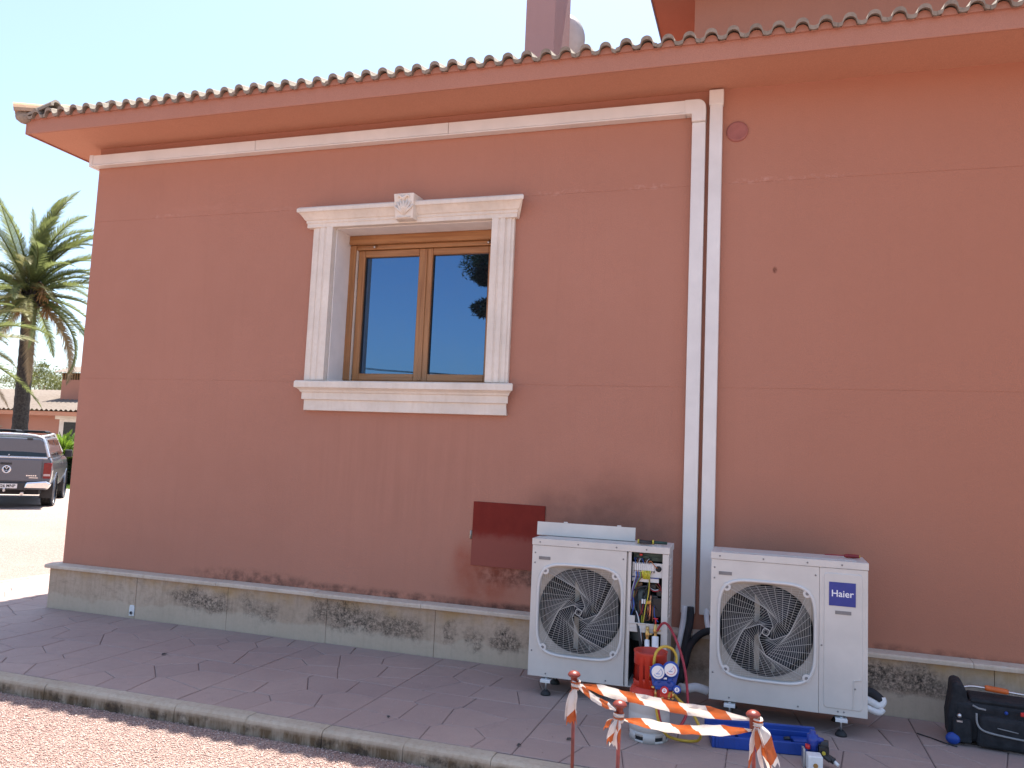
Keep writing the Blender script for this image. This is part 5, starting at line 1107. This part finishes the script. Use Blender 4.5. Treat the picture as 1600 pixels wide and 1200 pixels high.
def palm(nm, label, x, y, zc, r0, fr_scale, nfr, fruits=True, wind=0.35, lean=(0,0), pale=.1, seed=1):
    rnd = random.Random(seed); T = thing(nm, label, 'palm tree', (x,y,-.1))
    h = zc+.1; b = MB(); path = []; rs = []
    for i in range(41):
        t = i/40; path.append((lean[0]*t*t, lean[1]*t*t, h*t-.0*i)); rs.append(r0*(1.12-.2*t+.25*max(0,(t-.82)/.18))*(1+.055*(i % 2)))
    b.tube(path, rs, 14); b.build('trunk', M['bark'], T, smooth=False)
    c = Vector((lean[0],lean[1],h))
    b = MB()
    for i in range(70):
        a = i*2.4; t = i/70; rr = r0*1.25; p = c+Vector((rr*math.cos(a), rr*math.sin(a), -.75+.75*t)); q = p+Vector((.20*math.cos(a), .20*math.sin(a), .26)); b.tube([p-Vector((rr*.3*math.cos(a),rr*.3*math.sin(a),.05)), q], [.07,.035], 5)
    b.build('leaf_bases', M['bark'], T)
    meshes = []
    for i in range(nfr):
        t = i/(nfr-1); a = i*2.39996+rnd.uniform(-.2,.2); el = rad(86)*(1-t)**.72-rad(52)*t+rnd.uniform(-.12,.12)
        k = i % 5
        if len(meshes) <= k:
            o = fr_o[k].build('frond', [M['frond']], T, fix=False); meshes.append(o)
        else: o = dup(meshes[k], T)
        # wind pushes the heads towards +x
        az = a; dx, dy = math.cos(a)*math.cos(el)+wind*.55, math.sin(a)*math.cos(el)-wind*.15; az = math.atan2(dy, dx)
        o.location = c+Vector((.12*math.cos(az), .12*math.sin(az), -.35*t)); o.rotation_euler = Euler((rnd.uniform(-.7,.7), -el, az), 'XYZ'); s_ = fr_scale*rnd.uniform(.72,1.1); o.scale = (s_,s_,s_)
        if rnd.random() < pale or t > .93:
            mm = meshes[k].data; key = 'pale%d_%d' % (k, t > .93)
            if key not in MESH:
                m2 = mm.copy(); m2.materials.clear(); m2.materials.append(M['dry'] if t > .93 else M['frond_pale']); MESH[key] = m2
            o.data = MESH[key]
    if fruits:
        for a, dz, rr in ((2.6,-.35,.75),(.1,-.75,.8),(-1.2,-.75,.75),(-2.4,-.3,.6),(.9,-.25,.7),(-.3,-.2,.95)):
            b = MB(); p = c+Vector((rr*math.cos(a), rr*math.sin(a), dz)); b.tube(smooth_path([c+Vector((0,0,-.1)), c+Vector((rr*.6*math.cos(a), rr*.6*math.sin(a), .15)), p+Vector((0,0,.2))],4), .025, 5)
            for q in range(46):
                d = Vector((rnd.gauss(0,.15), rnd.gauss(0,.15), rnd.uniform(-.42,.18))); b.tube([p+Vector((0,0,.2)), p+d*.6, p+d+Vector((0,0,-.05))], [.008,.012,.018], 4)
            b.build('fruit_cluster', M['fruit'], T)
    return T
palm('palm_tree', 'tall date palm with wind blown fronds rising behind the pickup', -19.35, 16, 7.15, .245, 1.16, 66, True, .85, (-.15,0), .10, 3)
palm('palm_tree', 'palm tree off to the left whose arching fronds reach in front of the trunk', -17.9, 12.0, 4.75, .22, .92, 40, False, .25, (0,0), .3, 9)

def leaf_cloud(mb, c, rx, ry, rz, n, size, rnd, needle=False):
    for i in range(n):
        while True:
            p = Vector((rnd.uniform(-1,1), rnd.uniform(-1,1), rnd.uniform(-1,1)))
            if p.length < 1: break
        if p.length > .05: p = p*(p.length**-.35)*.97 if p.length < .97 else p
        q = c+Vector((p.x*rx, p.y*ry, p.z*rz)); s_ = size*rnd.uniform(.6,1.3)
        d = Vector((rnd.gauss(0,1), rnd.gauss(0,1), rnd.gauss(0,1)+.3)).normalized(); e = d.orthogonal().normalized(); e = Matrix.Rotation(rnd.uniform(0,6.28),3,d) @ e
        f = d.cross(e)*(.28 if needle else .5); mb.add([q-e*s_, q-f*s_*.6, q+e*s_, q+f*s_*.6], [(0,1,2,3)])
def tree(nm, label, x, y, h, clumps, trunk_r, leaf, bark, n, size, seed, z0=-.1, needle=True, group=None, cat='tree', hh=None):
    rnd = random.Random(seed); T = thing(nm, label, cat, (x,y,z0), group=group)
    b = MB(); top = Vector((rnd.uniform(-.2,.2), rnd.uniform(-.2,.2), h*.8)); b.tube(smooth_path([(0,0,-.1),(rnd.uniform(-.1,.1),0,h*.35),top],5), [trunk_r*(1-.75*i/10) for i in range(11)], 9)
    for (cx,cy,cz,rx,ry,rz) in clumps:
        s_ = Vector((0,0,min(h*.75, cz*.6))); b.tube(smooth_path([s_, s_.lerp(Vector((cx,cy,cz)),.55)+Vector((0,0,.1)), Vector((cx,cy,cz))],4), [trunk_r*.4*(1-.8*i/8) for i in range(9)], 6)
    b.build('trunk', bark, T)
    b = MB()
    for (cx,cy,cz,rx,ry,rz) in clumps:
        c = Vector((cx,cy,cz)); k = max(5, int(n/len(clumps)/26))
        for j in range(k):
            d = Vector((rnd.gauss(0,1), rnd.gauss(0,1), rnd.gauss(0,1)+.2)).normalized(); rr = rnd.uniform(.45,1.05); s_ = rnd.uniform(.22,.42)
            leaf_cloud(b, c+Vector((d.x*rx*rr, d.y*ry*rr, d.z*rz*rr)), rx*s_, ry*s_, rz*s_, 26, size, rnd, needle)
    b.build('crown', leaf, T, fix=False); return T
def rclumps(seed, n, w_, h0, h1, r):
    rnd = random.Random(seed); return [(rnd.uniform(-w_,w_), rnd.uniform(-w_,w_), rnd.uniform(h0,h1), r*rnd.uniform(.7,1.2), r*rnd.uniform(.7,1.2), r*rnd.uniform(.5,.85)) for _ in range(n)]
tree('pine_tree', 'yellow green pine tree behind the tiled roof, right of the palm trunk', -38.6, 34, 6.4, rclumps(1,14,2.0,3.3,6.3,1.25), .2, M['pine'], M['bark2'], 9000, .13, 11)
tree('pine_tree', 'second yellow green pine showing above the roof beside the small tower', -35.4, 35, 6.2, rclumps(2,12,2.0,3.4,6.3,1.2), .2, M['pine'], M['bark2'], 7000, .13, 12)
tree('leafy_tree', 'greyish leafy tree at the far left behind the low roof', -43.0, 33, 4.6, rclumps(3,9,1.5,2.6,4.6,.95), .16, M['grey_leaf'], M['bark2'], 4500, .12, 13, needle=False)
tree('garden_shrub', 'green shrub at the left end of the low house', -31.2, 23.0, 2.2, rclumps(4,6,.9,1.0,2.1,.7), .06, M['pine'], M['bark2'], 2500, .10, 14, needle=False, cat='shrub')
tree('garden_shrub', 'dark rounded shrub behind the pickup cab at the left edge', -26.6, 19.5, 2.0, rclumps(5,6,1.0,.9,1.9,.75), .06, M['hedge'], M['bark2'], 2500, .10, 15, needle=False, cat='shrub')
# tall pine across the drive behind the camera, mirrored in the window pane
tree('pine_tree', 'tall dark pine across the garden, seen only mirrored in the right pane', -1.55, -19.6, 9.8, [(-.3,0,9.3,1.5,1.5,.8),(-1.2,0,8.6,1.15,1.0,.62),(.5,.3,8.4,1.2,1.2,.6),(-.9,.1,9.1,1.3,1.0,.6),(-1.45,0,8.15,.5,.5,.3),(-1.35,0,7.0,.55,.5,.30),(.6,0,7.2,.9,.9,.4),(0,0,10.2,1.2,1.2,.7)], .22, M['pine_dark'], M['bark2'], 26000, .11, 16)
# clipped hedge and cycad beside the pickup
rnd = random.Random(5)
hd = thing('hedge', 'dark clipped hedge beside the drive, right of the pickup', 'hedge', (-18.15,17.2,-.1))
b = MB(); leaf_cloud(b, Vector((0,0,.62)), 2.3, .7, .75, 5200, .07, rnd); b.build('foliage', M['hedge'], hd, fix=False); MB().box((-1.6,-.35,.0),(1.8,.35,1.15)).build('inner_branches', M['hedge'], hd, bev=.2, seg=3)
cy = thing('cycad', 'bright green cycad with upright fronds behind the hedge', 'plant', (-17.9,16.6,.85))
cyf = [frond_mesh(1.15, d, .1, 40+i, .20, 34, .022, .25).build('frond', M['cycad'], cy, fix=False) for i, d in enumerate((.5,.9,.3))]
for i in range(60):
    o = cyf[i] if i < 3 else dup(cyf[i % 3], cy); t = i/59; o.location = (0,0,.0); o.rotation_euler = Euler((rnd.uniform(-.3,.3), -(rad(85)*(1-t)+rad(15)*t), i*2.4), 'XYZ'); s_ = rnd.uniform(.8,1.1); o.scale = (s_,s_,s_)
MB().tube([(0,0,-.85),(0,0,.02)],[.16,.14],10).build('stem', M['bark'], cy)
b = MB(); 
for i in range(2600):
    x = rnd.uniform(-19.8,-15.2); y = 15.9+rnd.uniform(-.5,.6); hgt = rnd.uniform(.05,.14); a = rnd.uniform(0,6.28); b.add([(x-.012*math.cos(a),y-.012*math.sin(a),-.1),(x+.012*math.cos(a),y+.012*math.sin(a),-.1),(x+rnd.uniform(-.05,.05),y+rnd.uniform(-.05,.05),-.1+hgt)],[(0,1,2)])
tag(b.build('grass_verge', M['grass'], fix=False), 'strip of bright green grass along the foot of the hedge', 'grass', kind='stuff')

# ================================================================== NEIGHBOURING HOUSE
nh = thing('house', 'low terracotta house with pale tiled roof and slatted turret behind the palm', 'house', (-36,24,-.1))
W2, D2, EH = 20, 9, 3.0
MB().box((0,0,0),(W2,D2,EH)).build('wall', M['stucco2'], nh)
MB().box((-.5,-.5,EH-.22),(W2+.5,-.46,EH+.02)).box((-.5,-.5,EH-.02),(W2+.5,D2+.5,EH+.02)).build('fascia', M['soffit'], nh)
b = MB(); 
def wave(x): return .045*math.cos(2*PI*x/.30)
xs_ = [-.6+i*.05 for i in range(int((W2+1.2)/.05))]; ys_ = [(-.62,EH+.05),(-.62+2.5,EH+.05+.62),(-.62+5.2,EH+.05+1.32),(D2+.6,EH)]
vs = []
for (y, z) in ys_:
    for x in xs_: vs.append((x, y, z+wave(x)))
k = len(xs_); b.add(vs, [(i*k+j, i*k+j+1, (i+1)*k+j+1, (i+1)*k+j) for i in range(3) for j in range(k-1)], 0, True)
b.build('roof', M['tile_old'], nh, fix=False)
# turret
TX, TY = 7.55, 2.0
tt = MB().box((TX,TY,EH),(TX+1.9,TY+1.9,4.75)).build('turret', M['stucco2'], nh)
MB().box((TX+.06,TY+.06,4.75),(TX+1.84,TY+1.84,5.12)).build('louvre_void', M['soot'], tt)
for i in range(12): MB().box((TX+.02+i*.16,TY-.01,4.76),(TX+.07+i*.16,TY+.05,5.11)).build('louvre_slat', M['fruit'], tt)
b = MB(); n = 46; xs2 = [-.25+i*(2.4/n) for i in range(n+1)]
for (y, z) in ((-.3,5.12),(.95,5.52),(2.2,5.12)):
    pass
vs = [(TX+x, TY+y, z+.03*math.cos(2*PI*x/.24)) for (y, z) in ((-.3,5.12),(.95,5.55),(2.2,5.12)) for x in xs2]; k = n+1
b.add(vs, [(i*k+j, i*k+j+1, (i+1)*k+j+1, (i+1)*k+j) for i in range(2) for j in range(n)], 0, True); b.add([(TX-.25,TY-.28,5.08),(TX+2.15,TY-.28,5.08),(TX+2.15,TY+2.2,5.08),(TX-.25,TY+2.2,5.08)],[(0,1,2,3)]); b.build('turret_roof', M['tile_old'], tt, fix=False)
# its window with pale stone surround
wn2 = MB().box((9.85,-.05,.9),(11.5,-.003,2.75)).build('window', M['trim'], nh, bev=.02)
MB().box((9.65,-.14,2.62),(11.7,-.052,2.82)).build('window_cornice', M['trim'], wn2, bev=.02); MB().box((10.15,-.058,1.05),(11.2,-.051,2.5)).build('pane', M['cargl'], wn2)

# overhead cables mirrored in the window
for (x, y, z, lb, c0) in ((-24,-34,7.5,'left wooden utility pole across the garden','a'),(4.5,-31,6.1,'right wooden utility pole across the garden','b')):
    p_ = thing('utility_pole', lb, 'pole', (x,y,-.1)); MB().tube([(0,0,-.2),(0,0,z)],[.14,.10],10).build('shaft', M['pole'], p_); MB().box((-.5,-.05,z-.35),(.5,.05,z-.22)).build('crossarm', M['pole'], p_)
for dx, lb in ((-.4,'left overhead cable strung between the utility poles'),(.4,'right overhead cable strung between the utility poles')):
    a = Vector((-24+dx,-34,7.2)); c = Vector((4.5+dx,-31,5.85)); pts = []
    for i in range(25): t = i/24; p = a.lerp(c, t); p.z -= 1.0*4*t*(1-t)*.6; pts.append(p)
    tag(MB().tube(pts, .018, 5).build('overhead_cable', M['cable']), lb, 'cable')
